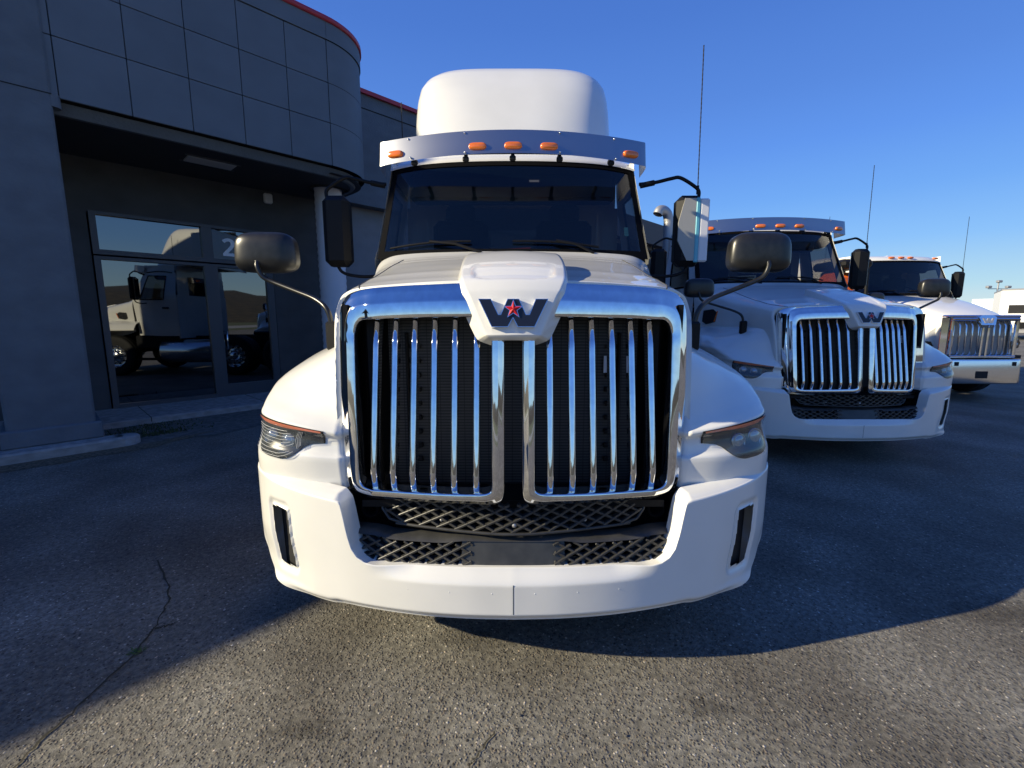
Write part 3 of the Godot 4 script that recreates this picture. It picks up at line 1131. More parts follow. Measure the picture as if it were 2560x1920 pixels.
	if opt.get("card", false):
		for q in [[0.87, 0.27, 0.03, 0.075, M.cyan_film], [0.17, 0.80, 0.075, 0.018, M.white_foam]]:
			var kb := MB.new()
			kb.box(ws_pt(q[0], q[1], -0.02), Vector3(q[2], q[3], 0.003), 0.0, Basis(Vector3(1, 0, 0), -0.42))
			part("sticker", kb, q[4], ws)
		var cbx := MB.new()
		cbx.box(ws_pt(0.0, 0.045, -0.05) + Vector3(0.03, 0.01, 0), Vector3(0.2, 0.035, 0.012), 0.0, Basis(Vector3(0, 0, 1), 0.06))
		part("dash_card", cbx, M.red_card, root)


func lozenge(at: Vector3, w: float, h: float, dpt: float, yaw: float) -> MB:
	var mb := MB.new()
	var rows := []
	for j in 7:
		var v := j / 6.0
		var row := []
		for i in 25:
			var a := TAU * i / 24.0
			var r := 1.0 - v
			var c := cos(a)
			var sn := sin(a)
			var e := Vector2(signf(c) * pow(absf(c), 0.55), signf(sn) * pow(absf(sn), 0.75))
			var q := Vector3(e.x * w * 0.5 * (0.8 + 0.2 * r if j < 6 else 0.0), e.y * h * 0.5 * (0.65 + 0.35 * r if j < 6 else 0.0), dpt * sqrt(1.0 - r * r))
			row.append(at + Basis(Vector3.UP, yaw) * q)
		rows.append(row)
	mb.grid(rows)
	return mb


func make_visor(root: Node3D) -> void:
	var zf := func(x: float) -> float: return -1.735 - 0.20 * x * x
	var mb := MB.new()
	var rows := []
	for q in [[2.621, 0.0], [2.66, -0.008], [2.71, -0.018], [2.76, -0.028], [2.80, -0.036]]:
		var row := []
		for i in range(-24, 25):
			var x := i / 24.0 * 0.985
			var dy := 0.004 * (1.0 - x * x) - 0.012 * x * x
			if q[0] < 2.66:
				dy += 0.012 * (1.0 - x * x)
			row.append(Vector3(x, q[0] + dy, zf.call(x) + q[1]))
		# ends folded back
		var e: Vector3 = row[row.size() - 1]
		for k in [[0.010, -0.012], [0.022, -0.06], [0.028, -0.16], [0.03, -0.26]]:
			var drop: float = 0.03 * k[1] / -0.33 if q[0] > 2.66 else 0.01 * k[1] / -0.33
			row.append(Vector3(e.x + k[0], e.y - drop, e.z + k[1]))
			row.push_front(Vector3(-e.x - k[0], e.y - drop, e.z + k[1]))
		rows.append(row)
	mb.grid(rows)
	var vis := part("sun_visor", mb, M.steel, root)
	for x in [-0.862, -0.248, 0.004, 0.258, 0.868]:
		var yaw: float = atan(0.40 * x)
		var y: float = 2.69 - 0.012 * x * x
		var l := lozenge(Vector3(x, y, zf.call(x) - 0.014), 0.128, 0.05, 0.020, yaw)
		part("marker_light", l, M.amber, vis)
	for q in [[-0.76, 2.785], [-0.34, 2.79], [0.335, 2.79], [0.74, 2.785], [-0.74, 2.645], [-0.335, 2.65], [0.335, 2.65], [0.75, 2.64]]:
		var b := MB.new()
		b.lathe(V2([0, 0.007, 0.004, 0.006, 0.007, 0.002, 0.007, -0.01]), Transform3D(Basis(Vector3(1, 0, 0), PI / 2), Vector3(q[0], q[1] - 0.01 * q[0] * q[0], zf.call(q[0]) + (0.006 if q[1] < 2.7 else -0.03))), 10)
		part("visor_screw", b, M.silver, vis)
	for x in [-0.72, -0.335, 0.0, 0.335, 0.72]:
		var b := MB.new()
		b.box(Vector3(x, 2.64, zf.call(x) - 0.07), Vector3(0.025, 0.03, 0.09), 0.006)
		b.box(Vector3(x, 2.612, zf.call(x) - 0.03), Vector3(0.045, 0.035, 0.03), 0.008)
		part("visor_bracket", b, M.black_plastic, vis)


func make_fairing(root: Node3D) -> void:
	var lv := [[2.80, -2.20, 0.875, 2.9], [2.95, -2.27, 0.878, 2.9], [3.1, -2.35, 0.88, 3.0], [3.3, -2.47, 0.885, 3.3], [3.45, -2.57, 0.885, 3.6], [3.58, -2.67, 0.872, 3.9], [3.66, -2.74, 0.845, 3.9], [3.715, -2.81, 0.80, 3.9], [3.75, -2.89, 0.72, 3.4], [3.775, -3.0, 0.58, 3.0], [3.785, -3.15, 0.45, 2.8]]
	var mb := MB.new()
	var rows := []
	for i in 37:
		var q := []
		var t := i / 36.0 * (lv.size() - 1)
		var a: Array = lv[mini(int(t), lv.size() - 2)]
		var b: Array = lv[mini(int(t), lv.size() - 2) + 1]
		var f := t - mini(int(t), lv.size() - 2)
		for k in 4:
			q.append(lerpf(a[k], b[k], f))
		var row := []
		# left side, front corner to corner, right side
		var zb := -3.75
		row.append(Vector3(-q[2] - 0.02, q[0], zb))
		for k in 41:
			var an := PI * (1.0 - k / 40.0)
			var c := cos(an)
			var sn := sin(an)
			var ex: float = 2.0 / q[3]
			var x: float = signf(c) * pow(absf(c), ex) * q[2]
			var dz: float = pow(absf(sn), ex) * 0.52
			# flat middle, swept-back corner facets
			row.append(Vector3(x, q[0] - 0.02 * pow(absf(c), 4.0), q[1] - 0.52 + dz))
		row.append(Vector3(q[2] + 0.02, q[0], zb))
		rows.append(row)
	mb.grid(rows)
	# roof of the fairing
	var last: Array = rows[rows.size() - 1]
	var mid := []
	for v in last:
		mid.append(Vector3(v.x * 0.2, 3.79, minf(v.z - 0.2, -3.3)))
	mb.grid([last, mid])
	part("roof_fairing", mb, M.white_paint, root)
	mb = MB.new()
	mb.box(Vector3(0, 3.25, -3.74), Vector3(1.76, 0.98, 0.02))
	part("fairing_back", mb, M.white_paint, root)
	# trailing panel with its raised edge
	for s in [-1, 1]:
		var sb := MB.new()
		sb.box(Vector3(s * 0.925, 3.2, -3.62), Vector3(0.025, 0.8, 0.5), 0.01)
		part("fairing_side", sb, M.white_paint, root)
	var tb := MB.new()
	tb.tube(path3([0.66, 3.80, -3.3, 0.76, 3.80, -3.3, 0.86, 3.745, -3.3, 0.90, 3.62, -3.3], 10), 0.012, 8)
	part("fairing_edge", tb, M.white_paint, root)


func make_hood_mirror(root: Node3D, s: int) -> void:
	var c := Vector3(s * 1.346, 1.845, -0.90)
	var mb := MB.new()
	var rows := []
	for j in 15:
		var row := []
		var r := sin(j / 14.0 * PI * 0.5)
		var z := cos(j / 14.0 * PI * 0.5) * 0.055
		for i in 41:
			var a := TAU * i / 40.0
			var e := Vector2(signf(cos(a)) * pow(absf(cos(a)), 0.5), signf(sin(a)) * pow(absf(sin(a)), 0.55))
			var rr := pow(r, 0.6)
			row.append(c + Vector3(e.x * 0.166 * rr * (1.0 - 0.04 * e.y), e.y * 0.108 * rr, z))
		rows.append(row)
	var rim := []
	for v in rows[14]:
		rim.append(c + (v - c) * Vector3(0.985, 0.98, 1) + Vector3(0, 0, -0.045))
	rows.append(rim)
	mb.grid(rows)
	var sh := part("hood_mirror", mb, M.mirror_plastic, root)
	var gb := MB.new()
	gb.flat()
	for i in 40:
		gb.tri(c + Vector3(0, 0, -0.04), rim[i] + Vector3(0, 0, 0.005), rim[i + 1] + Vector3(0, 0, 0.005))
	part("mirror_glass", gb, M.mirror_glass, sh)
	var tb := MB.new()
	tb.tube(path3([s * 1.372, 1.80, -0.86, s * 1.368, 1.765, -0.845, s * 1.345, 1.715, -0.845, s * 1.29, 1.685, -0.845, s * 1.15, 1.635, -0.80, s * 1.03, 1.592, -0.75, s * 0.955, 1.545, -0.70, s * 0.93, 1.48, -0.69, s * 0.928, 1.40, -0.69], 36), 0.0125, 12)
	part("mirror_arm", tb, M.mirror_plastic, sh)
	var bb := MB.new()
	bb.box(Vector3(s * 0.918, 1.402, -0.70), Vector3(0.07, 0.15, 0.07), 0.012, Basis(Vector3.UP, s * 0.25))
	part("mirror_bracket", bb, M.black_plastic, sh)


func make_door_mirror(root: Node3D, s: int, wrapped: bool) -> void:
	var mb := MB.new()
	var c := Vector3(s * 1.425, 2.185, -2.2)
	mb.box(c, Vector3(0.215, 0.555, 0.15), 0.045)
	var sh := part("door_mirror", mb, M.black_plastic, root)
	var gb := MB.new()
	gb.box(c + Vector3(0, 0, -0.075), Vector3(0.17, 0.48, 0.008), 0.003)
	part("mirror_glass", gb, M.mirror_glass, sh)
	if wrapped:
		var q := MB.new()
		q.prism(PackedVector2Array([Vector2(-0.055, 0.245), Vector2(-0.10, 0.06), Vector2(-0.10, -0.08), Vector2(-0.02, -0.235), Vector2(0.035, -0.235), Vector2(0.035, 0.245)]), func(x, y, h): return c + Vector3(x * s, y, 0.07 + h), 0.0, 0.012)
		part("mirror_cover", q, M.mirror_cover, sh)
		var q2 := MB.new()
		q2.box(c + Vector3(s * 0.052, 0, 0.078), Vector3(0.032, 0.50, 0.018), 0.006)
		part("cyan_film", q2, M.cyan_film, sh)
		var q3 := MB.new()
		q3.box(c + Vector3(s * 0.105, 0.0, 0.066), Vector3(0.078, 0.49, 0.04), 0.012)
		part("foam_wrap", q3, M.white_foam, sh)
	var tb := MB.new()
	tb.tube(path3([s * 1.50, 2.43, -2.2, s * 1.505, 2.50, -2.2, s * 1.46, 2.545, -2.2, s * 1.35, 2.605, -2.2, s * 1.28, 2.60, -2.2, s * 1.15, 2.57, -2.2, s * 1.02, 2.555, -2.2], 30), 0.014, 10)
	tb.tube(path3([s * 1.14, 2.568, -2.2, s * 1.03, 2.545, -2.2], 4), 0.022, 10)
	part("mirror_arm", tb, M.black_plastic, sh)
	tb = MB.new()
	tb.tube(path3([s * 1.45, 1.93, -2.2, s * 1.40, 1.86, -2.2, s * 1.25, 1.83, -2.2, s * 1.05, 1.84, -2.2], 14), 0.013, 10)
	part("mirror_arm", tb, M.black_plastic, sh)


func make_antenna(root: Node3D, a: Vector3, b: Vector3) -> void:
	var tb := MB.new()
	tb.tube([a, a.lerp(b, 0.06)], 0.011, 8)
	var p := []
	var r := []
	for i in 61:
		p.append(a.lerp(b, 0.05 + 0.95 * i / 60.0))
		r.append(0.0048 if i % 2 == 0 else 0.0036)
	tb.tube(p, r, 7)
	part("antenna", tb, M.black_plastic, root)


func wheel(root: Node3D, at: Vector3, s: int, width := 0.28) -> void:
	var bx := Basis(Vector3(0, 0, 1), -s * PI / 2)
	var t := Transform3D(bx, at)
	var w := width * 0.5
	var mb := MB.new()
	mb.lathe([Vector2(0.29, -w), Vector2(0.40, -w * 1.05), Vector2(0.47, -w * 0.98), Vector2(0.505, -w * 0.8), Vector2(0.51, -w * 0.55), Vector2(0.50, -w * 0.5), Vector2(0.51, -w * 0.45), Vector2(0.512, 0), Vector2(0.51, w * 0.45), Vector2(0.50, w * 0.5), Vector2(0.51, w * 0.55), Vector2(0.505, w * 0.8), Vector2(0.47, w * 0.98), Vector2(0.40, w * 1.05), Vector2(0.29, w)], t, 40)
	var wl := part("wheel", mb, M.rubber, root)
	var rb := MB.new()
	rb.lathe([Vector2(0.295, w), Vector2(0.285, w * 0.9), Vector2(0.27, w * 0.55), Vector2(0.235, w * 0.42), Vector2(0.15, w * 0.62), Vector2(0.12, w * 0.62), Vector2(0.11, w * 0.9), Vector2(0.09, w * 1.0), Vector2(0, w * 1.02)], t, 36)
	for i in 10:
		var a := TAU * i / 10.0
		rb.lathe(V2([0.016, 0.0, 0.016, 0.035, 0, 0.04]), Transform3D(bx, at + bx * Vector3(cos(a) * 0.145, w * 0.6, sin(a) * 0.145)), 8)
	part("rim", rb, M.polished_bumper, wl)
	var hb := MB.new()
	for i in 10:
		var a := TAU * (i + 0.5) / 10.0
		hb.lathe(V2([0, 0.004, 0.024, 0.004, 0.026, -0.01]), Transform3D(bx, at + bx * Vector3(cos(a) * 0.205, w * 0.52, sin(a) * 0.205)), 10)
	part("hand_hole", hb, M.dark, wl)


func make_chassis(root: Node3D, back: float, rear: float) -> void:
	var fb := MB.new()
	for s in [-1, 1]:
		fb.box(Vector3(s * 0.42, 0.86, (rear - 0.7) * 0.5), Vector3(0.09, 0.27, absf(rear + 0.7)))
	fb.box(Vector3(0, 0.6, -1.32), Vector3(1.8, 0.12, 0.14), 0.03)
	fb.box(Vector3(0, 0.95, -1.1), Vector3(1.0, 0.7, 1.1), 0.05)
	fb.box(Vector3(0, 0.55, rear + 1.1), Vector3(1.8, 0.2, 0.2), 0.05)
	part("frame", fb, M.dark, root)
	for s in [-1, 1]:
		wheel(root, Vector3(s * 1.0, 0.51, -1.32), s)
		wheel(root, Vector3(s * 0.95, 0.51, rear + 1.1), s, 0.5)
		wheel(root, Vector3(s * 0.95, 0.51, rear + 2.3), s, 0.5)
		var tb := MB.new()
		tb.lathe(V2([0, -0.75, 0.27, -0.74, 0.30, -0.7, 0.30, 0.7, 0.27, 0.74, 0, 0.75]), Transform3D(Basis(Vector3(1, 0, 0), PI / 2), Vector3(s * 0.92, 0.62, back + 0.1)), 28)
		part("fuel_tank", tb, M.polished_bumper, root)
		var eb := MB.new()
		eb.box(Vector3(s * 1.06, 0.86, -2.4), Vector3(0.06, 0.34, 1.1), 0.02)
		eb.box(Vector3(s * 1.02, 0.42, -2.35), Vector3(0.2, 0.05, 1.0), 0.01)
		part("side_step", eb, M.black_plastic, root)
	var db := MB.new()
	db.box(Vector3(0, 1.06, rear + 1.7), Vector3(0.9, 0.08, 0.9), 0.03)
	part("fifth_wheel", db, M.dark, root)


func make_white_truck(label: String, at: Vector3, opt: Dictionary) -> Node3D:
	var root := thing("semi_truck", label, "truck", at, "white trucks parked in a row")
	make_bumper(root)
	for s in [-1, 1]:
		make_fender(root, s, s < 0 and opt.get("wires", false))
	make_hood(root)
	make_scoop(root)
	make_grille(root, opt.get("grille", 1.0))
	make_lower_grille(root)
	make_cab(root, -2.95, opt)
	make_visor(root)
	if opt.get("fairing", false):
		make_fairing(root)
	for s in [-1, 1]:
		make_hood_mirror(root, s)
		make_door_mirror(root, s, s > 0 and opt.get("wrapped", false))
	make_antenna(root, Vector3(1.495, 2.48, -2.2), Vector3(1.478, 3.575, -2.2))
	if opt.get("rear_antenna", false):
		make_antenna(root, Vector3(-1.05, 2.6, -2.97), Vector3(-1.05, 3.5, -2.97))
	if opt.get("stack", false):
		var eb := MB.new()
		eb.tube(path3([-1.0, 1.0, -3.12, -1.0, 2.0, -3.12, -1.0, 2.9, -3.12, -1.0, 3.02, -3.12, -1.03, 3.13, -3.11, -1.10, 3.18, -3.09, -1.17, 3.17, -3.06, -1.20, 3.11, -3.05], 40), 0.075, 16, false)
		part("exhaust_stack", eb, M.galvanised, root)
	make_chassis(root, -3.3, -6.6)
	return root


# the third truck: flat chrome bumper, its own grille, roof lights on the cab and a sleeper behind
func make_vocational_truck(label: String, at: Vector3) -> void:
	var root := thing("semi_truck", label, "truck", at, "white trucks parked in a row")
	var bb := MB.new()
	var rows := []
	for q in [[0.34, -0.02], [0.345, 0.004], [0.36, 0.012], [0.52, 0.004], [0.56, 0.006], [0.74, -0.004], [0.755, -0.008], [0.765, -0.015], [0.765, -0.1]]:
		var row := []
		for i in 33:
			var x := lerpf(-0.98, 0.62, i / 32.0)
			row.append(Vector3(x, q[0], q[1] - 0.05 * x * x - (0.12 * maxf(0.0, absf(x) - 0.9) / 0.1)))
		row.append(Vector3(0.645, q[0], q[1] - 0.05))
		row.append(Vector3(0.65, q[0], q[1] - 0.3))
		rows.append(row)
	bb.grid(rows)
	var bm := part("bumper", bb, M.polished_bumper, root)
	for q in [[-0.06, 0.50, 0.22, 0.13], [-0.5, 0.69, 0.07, 0.07], [0.5, 0.69, 0.07, 0.07]]:
		var hb := MB.new()
		hb.box(Vector3(q[0], q[1], 0.0 - 0.05 * q[0] * q[0]), Vector3(q[2], q[3], 0.02), 0.006)
		part("bumper_cutout", hb, M.dark, bm)
	# hood
	var h := MB.new()
	var hr := []
	for i in 25:
		var t := i / 24.0
		var row := []
		for j in range(-16, 17):
			var a := absf(j) / 16.0
			var q: Vector2 = cr(V2([0, 0, 0.4, 0.004, 0.75, 0.02, 0.92, 0.07, 1, 0.19, 1, 0.4, 1.0, 0.85]), a * 6.0)
			var wd := lerpf(0.62, 1.0, pow(t, 1.1))
			row.append(Vector3(signf(j) * q.x * wd, lerpf(1.50, 1.95, t) + 0.05 * sin(t * PI) - q.y, lerpf(-0.16 - 0.1 * q.x * q.x, -1.8, t)))
		hr.append(row)
	h.grid(hr)
	part("hood", h, M.white_paint, root)
	for s in [-1, 1]:
		var f := MB.new()
		var fr := []
		for i in 13:
			var t := i / 12.0
			var row := []
			for q in [[0.60, 0.80], [0.86, 0.80], [1.05, 0.80], [1.16, 0.84], [1.17, 0.95], [1.15, 1.05], [1.05, 1.14], [0.85, 1.24], [0.66, 1.33]]:
				var nose := 1.0 - pow(1.0 - t, 3.0)
				row.append(Vector3(s * lerpf(0.62, q[0], 0.55 + 0.45 * nose), q[1] - 0.02 * (1 - t), -0.34 - 0.9 * t - 0.35 * pow(q[0] - 0.6, 2.0)))
			fr.append(row)
		f.grid(fr)
		var fd0: Array = fr[0]
		f.flat()
		for k in range(1, fd0.size() - 1):
			f.tri(fd0[0], fd0[k], fd0[k + 1])
		part("fender", f, M.white_paint, root)
		var hl := MB.new()
		hl.prism(PackedVector2Array([Vector2(0.66, 0.98), Vector2(0.70, 1.06), Vector2(0.98, 1.09), Vector2(1.04, 1.03), Vector2(1.0, 0.94), Vector2(0.82, 0.92)]), func(x, y, d): return Vector3(s * x, y, -0.33 - 0.35 * (x - 0.6) + d), 0.0, 0.03)
		var lamp := part("headlight", hl, M.housing, root)
		var lb := MB.new()
		lb.lathe(V2([0, 0.02, 0.03, 0.015, 0.045, 0]), Transform3D(Basis(Vector3(1, 0, 0), PI / 2), Vector3(s * 0.88, 1.0, -0.385)), 16)
		part("projector", lb, M.lens_ball, lamp)
	# grille
	var gf := MB.new()
	for s in [-1, 1]:
		gf.box(Vector3(s * 0.565, 1.12, -0.125), Vector3(0.055, 0.66, 0.06), 0.015)
	gf.box(Vector3(0, 1.455, -0.155), Vector3(1.18, 0.06, 0.14), 0.02)
	gf.box(Vector3(0, 1.505, -0.20), Vector3(1.26, 0.05, 0.16), 0.02)
	for s in [-1, 1]:
		gf.box(Vector3(s * 0.625, 1.13, -0.19), Vector3(0.10, 0.72, 0.02), 0.006, Basis(Vector3.UP, s * 0.6))
	gf.box(Vector3(0, 0.81, -0.14), Vector3(1.16, 0.04, 0.12), 0.012)
	for s in [-1, 1]:
		gf.box(Vector3(s * 0.048, 1.07, -0.10), Vector3(0.035, 0.50, 0.05), 0.01)
	part("grille_frame", gf, M.chrome, root)
	for i in 10:
		var x := (i - 4.5) * 0.105
		x += 0.03 * signf(x)
		var gb := MB.new()
		gb.tube([Vector3(x, 0.83, -0.17 - 0.08 * x * x), Vector3(x, 0.86, -0.13 - 0.08 * x * x), Vector3(x, 1.34, -0.14 - 0.08 * x * x), Vector3(x, 1.43, -0.2 - 0.08 * x * x)], 0.017, 8)
		part("grille_bar", gb, M.chrome, root)
	var rb := MB.new()
	rb.box(Vector3(0, 1.12, -0.27), Vector3(1.1, 0.66, 0.03))
	part("radiator", rb, M.silver_mesh, root)
	var eb := MB.new()
	eb.prism(PackedVector2Array([Vector2(-0.15, 1.49), Vector2(-0.115, 1.36), Vector2(0.115, 1.36), Vector2(0.15, 1.49), Vector2(0.10, 1.53), Vector2(-0.10, 1.53)]), func(x, y, d): return Vector3(x, y, -0.10 + d - (y - 1.36) * 0.25), 0.0, 0.05)
	var em := part("emblem_panel", eb, M.chrome, root)
	var k := 0.00021
	var o := PackedVector2Array()
	for q in V2([530, 825, 705, 825, 810, 1045, 840, 1045, 935, 825, 1095, 825, 1190, 1045, 1235, 1045, 1325, 825, 1500, 825, 1310, 1220, 1075, 1220, 1010, 1095, 940, 1220, 715, 1220]):
		o.append(Vector2((q.x - 1015) * k, (1022 - q.y) * k + 1.435))
	var wb := MB.new()
	wb.prism(o, func(x, y, d): return Vector3(x, y, -0.05 + d - (y - 1.36) * 0.25), 0.0, 0.008)
	part("emblem", wb, M.galvanised, em)
	var ub := MB.new()
	ub.box(Vector3(0, 0.80, -0.3), Vector3(1.5, 0.06, 0.3))
	ub.box(Vector3(0, 0.62, -0.5), Vector3(1.5, 0.3, 0.2))
	part("front_crossmember", ub, M.dark, root)
	make_cab(root, -3.0, {})
	for i in 5:
		var x: float = [-0.80, -0.2, 0.0, 0.2, 0.80][i]
		part("marker_light", lozenge(Vector3(x, 2.735 - 0.01 * x * x, -2.045 - 0.14 * x * x), 0.12, 0.045, 0.035, 0.2 * x), M.amber, root)
	var sb := MB.new()
	var sr := []
	for i in 9:
		var t := i / 8.0
		var row := []
		for j in 25:
			var a := PI * j / 24.0
			var e := Vector2(signf(cos(a)) * pow(absf(cos(a)), 0.35), pow(sin(a), 0.35))
			row.append(Vector3(e.x * lerpf(1.0, 1.08, minf(1, t * 3)), 1.0 + e.y * lerpf(1.74, 1.92, minf(1.0, t * 2.5)), -2.6 - t * 1.9))
		sr.append(row)
	sb.grid(sr)
	part("sleeper", sb, M.white_paint, root)
	var dfl := MB.new()
	dfl.box(Vector3(0.42, 2.80, -2.7), Vector3(0.62, 0.09, 0.3), 0.04)
	part("roof_vent", dfl, M.white_paint, root)
	make_hood_mirror(root, -1)
	for s in [-1, 1]:
		make_door_mirror(root, s, false)
		make_antenna(root, Vector3(s * 1.495, 2.48, -2.2), Vector3(s * 1.478, 3.6, -2.2))
	make_chassis(root, -4.6, -8.0)


# ---------------------------------------------------------------- building
func W(s: float, y: float, q: float) -> Vector3:
	return fd * s - fn * q + Vector3(0, y, 0)


# a block in the building's own axes: s along the front, y up, q away from the camera
func bbox(mb: MB, s0: float, s1: float, y0: float, y1: float, q0: float, q1: float, r := 0.0) -> void:
	mb.box(W((s0 + s1) * 0.5, (y0 + y1) * 0.5, (q0 + q1) * 0.5), Vector3(absf(s1 - s0), absf(y1 - y0), absf(q1 - q0)), r, Basis(fd, Vector3.UP, fd.cross(Vector3.UP)))


# the rounded end of the overhang: (s, q) points from the front round to the side
func arc(r: float, n := 14) -> Array:
	var a := []
	for i in n + 1:
		var t := i / float(n) * PI * 0.5
		a.append(Vector2(3.46 + (r) * sin(t), 8.0 - r * cos(t)))
	return a


func make_building() -> void:
	var b := thing("commercial_building", "dark grey showroom building with panelled overhang, rounded corner and glass entrance", "building")
	var mb := MB.new()
	# body of the building behind the entrance
	bbox(mb, -16.0, 0.70, 0.0, 3.78, 9.02, 9.3)
	bbox(mb, 3.15, 4.4, 0.0, 3.78, 9.02, 9.3)
	bbox(mb, 0.70, 3.15, 2.98, 3.78, 9.02, 9.3)
	bbox(mb, 0.70, 3.15, -0.1, 0.13, 9.02, 9.3)
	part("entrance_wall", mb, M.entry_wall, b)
	# room behind the glass
	var rm := MB.new()
	bbox(rm, 0.2, 3.6, 0.0, 3.3, 13.0, 13.1)
	bbox(rm, 0.1, 0.2, 0.0, 3.3, 9.3, 13.0)
	bbox(rm, 3.6, 3.7, 0.0, 3.3, 9.3, 13.0)
	bbox(rm, 0.1, 3.7, 3.3, 3.4, 9.3, 13.1)
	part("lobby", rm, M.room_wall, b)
	var pl := MB.new()
	bbox(pl, -0.31, 0.40, 0.12, 6.02, 7.06, 7.75, 0.02)
	var pil := part("pillar", pl, M.facade, b)
	var pb := MB.new()
	bbox(pb, -0.36, 0.45, 0.11, 0.30, 7.0, 7.8, 0.015)
	part("pillar_base", pb, M.facade, pil)
	var pj := MB.new()
	bbox(pj, -0.312, 0.402, 3.815, 3.825, 7.056, 7.4)
	part("pillar_joint", pj, M.joint, pil)
	var pc := MB.new()
	pc.tube([W(0.40, 3.83, 7.13), W(0.40, 3.70, 7.13)], 0.07, 14)
	part("pillar_bracket", pc, M.facade, pil)
	# overhang: backing, then the panels one by one
	var bk := MB.new()
	bbox(bk, -3.8, 3.46, 3.83, 5.86, 7.135, 7.3)
	var a0 := arc(0.865)
	var r0 := []
	var r1 := []
	for p in a0:
		r0.append(W(p.x, 3.83, p.y))
		r1.append(W(p.x, 5.86, p.y))
	r0.append(W(4.325, 3.83, 9.4))
	r1.append(W(4.325, 5.86, 9.4))
	bk.grid([r0, r1])
	part("overhang_backing", bk, M.joint, b)
	var ys := [3.83, 4.42, 4.985, 5.575, 5.80]
	var xs := [-3.78, -3.1, -2.5, -1.9, -1.3, -0.72, -0.13, 0.46, 1.07, 1.665, 2.26, 2.86, 3.46]
	var n := 0
	var band := MB.new()
	bbox(band, -3.79, -0.32, ys[3] + 0.004, ys[4] + 0.02, 7.085, 7.132, 0.003)
	bbox(band, 0.41, 3.46, ys[3] + 0.004, ys[4] + 0.02, 7.085, 7.132, 0.003)
	part("top_band", band, M.panel_a, b)
	for j in 3:
		for i in xs.size() - 1:
			if xs[i + 1] < 0.4 and xs[i + 1] > -0.4:
				continue
			var p := MB.new()
			bbox(p, xs[i] + 0.004, xs[i + 1] - 0.004, ys[j] + (0.004 if j > 0 else -0.02), ys[j + 1] - 0.004, 7.10, 7.132, 0.003)
			n = (n * 7 + 3) % 11
			part("panel", p, M.panel_a if n % 2 == 0 else M.panel_b, b)
		var cp := MB.new()
		var c0 := []
		var c1 := []
		var c2 := []
		var first := true
		for p in arc(0.90):
			var s0: float = p.x + (0.004 if first else 0.0)
			first = false
			c0.append(W(s0, ys[j] + (0.004 if j > 0 else -0.02), p.y))
			c1.append(W(s0, ys[j + 1] - 0.004, p.y))
			c2.append(W(s0, ys[j + 1] - 0.004, p.y))
		cp.grid([c0, c1])
		var d0 := []
		for p in arc(0.868):
			d0.append(W(p.x + 0.004, ys[j + 1] - 0.004, p.y))
		cp.grid([c2, d0])
		part("curved_panel", cp, M.panel_a, b)
		var sp := MB.new()
		bbox(sp, 4.328, 4.36, ys[j] + (0.004 if j > 0 else -0.02), ys[j + 1] - 0.004, 8.004, 9.4, 0.003)
		part("panel", sp, M.panel_b, b)
	var cb := MB.new()
	var b0 := []
	var b1 := []
	for p in arc(0.915):
		b0.append(W(p.x + 0.002, ys[3] + 0.004, p.y))
		b1.append(W(p.x + 0.002, ys[4] + 0.02, p.y))
	b0.append(W(4.377, ys[3] + 0.004, 9.4))
	b1.append(W(4.377, ys[4] + 0.02, 9.4))
	cb.grid([b0, b1])
	part("curved_band", cb, M.panel_a, b)
	var lf := MB.new()
	bbox(lf, -16.0, -3.8, 3.60, 3.84, 7.10, 7.3)
	bbox(lf, -16.0, -3.8, 3.74, 3.82, 7.3, 20.0)
	part("far_fascia", lf, M.panel_a, b)
	# red metal coping, straight and then round the corner
	var rc := MB.new()
	var prof := [[-0.018, 5.815], [-0.04, 5.82], [-0.04, 5.885], [-0.02, 5.90], [0.22, 5.89], [0.22, 5.82]]
	var rr := []
	for q in prof:
		var row := [W(-3.8, q[1], 7.10 + q[0])]
		for p in arc(0.9 - q[0]):
			row.append(W(p.x, q[1], p.y))
		row.append(W(4.36 - q[0], q[1], 9.6))
		rr.append(row)
	rc.grid(rr)
	part("coping", rc, M.red_metal, b)
	# flat roof, closing the body
	var rf := MB.new()
	bbox(rf, -3.8, 3.40, 5.55, 5.7, 7.28, 8.1)
	bbox(rf, -3.8, 4.3, 5.553, 5.703, 8.1, 20.0)
	bbox(rf, -3.9, -3.78, 3.7, 5.86, 7.14, 20.0)
	bbox(rf, -16.0, 36.0, 0.0, 3.8, 20.0, 20.2)
	bbox(rf, -3.8, 36.0, 3.8, 4.5, 20.0, 20.2)
	bbox(rf, -3.8, 4.3, 4.5, 5.55, 20.0, 20.2)
	bbox(rf, -16.2, -16.0, 0.0, 3.8, 9.0, 20.2)
	bbox(rf, 4.1, 4.3, 3.8, 5.55, 9.45, 20.0)
	part("roof", rf, M.brown_band, b)
	# soffit with its stepped edge and a recessed light
	var so := MB.new()
	bbox(so, -16.0, 3.46, 3.72, 3.80, 7.32, 9.25)
	bbox(so, 3.46, 4.30, 3.72, 3.80, 8.0, 9.25)
	var f0 := []
	var f1 := []
	for p in arc(0.84):
		f0.append(W(p.x, 3.722, p.y))
		f1.append(W(3.46, 3.722, 8.0))
	so.grid([f0, f1])
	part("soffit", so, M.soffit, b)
	var li := MB.new()
	var l0 := []
	var l1 := []
	var l2 := []
	for q in [[l0, 3.80, 0.80], [l1, 3.69, 0.72], [l2, 3.69, 0.66]]:
		q[0].append(W(-16.0, q[1], 8.0 - q[2]))
		for p in arc(q[2]):
			q[0].append(W(p.x, q[1], p.y))
		q[0].append(W(3.46 + q[2], q[1], 9.0))
	li.grid([l0, l1, l2], false)
	part("soffit_trim", li, M.facade, b)
	var sl := MB.new()
	bbox(sl, 1.74, 2.34, 3.70, 3.722, 7.82, 8.12, 0.004)
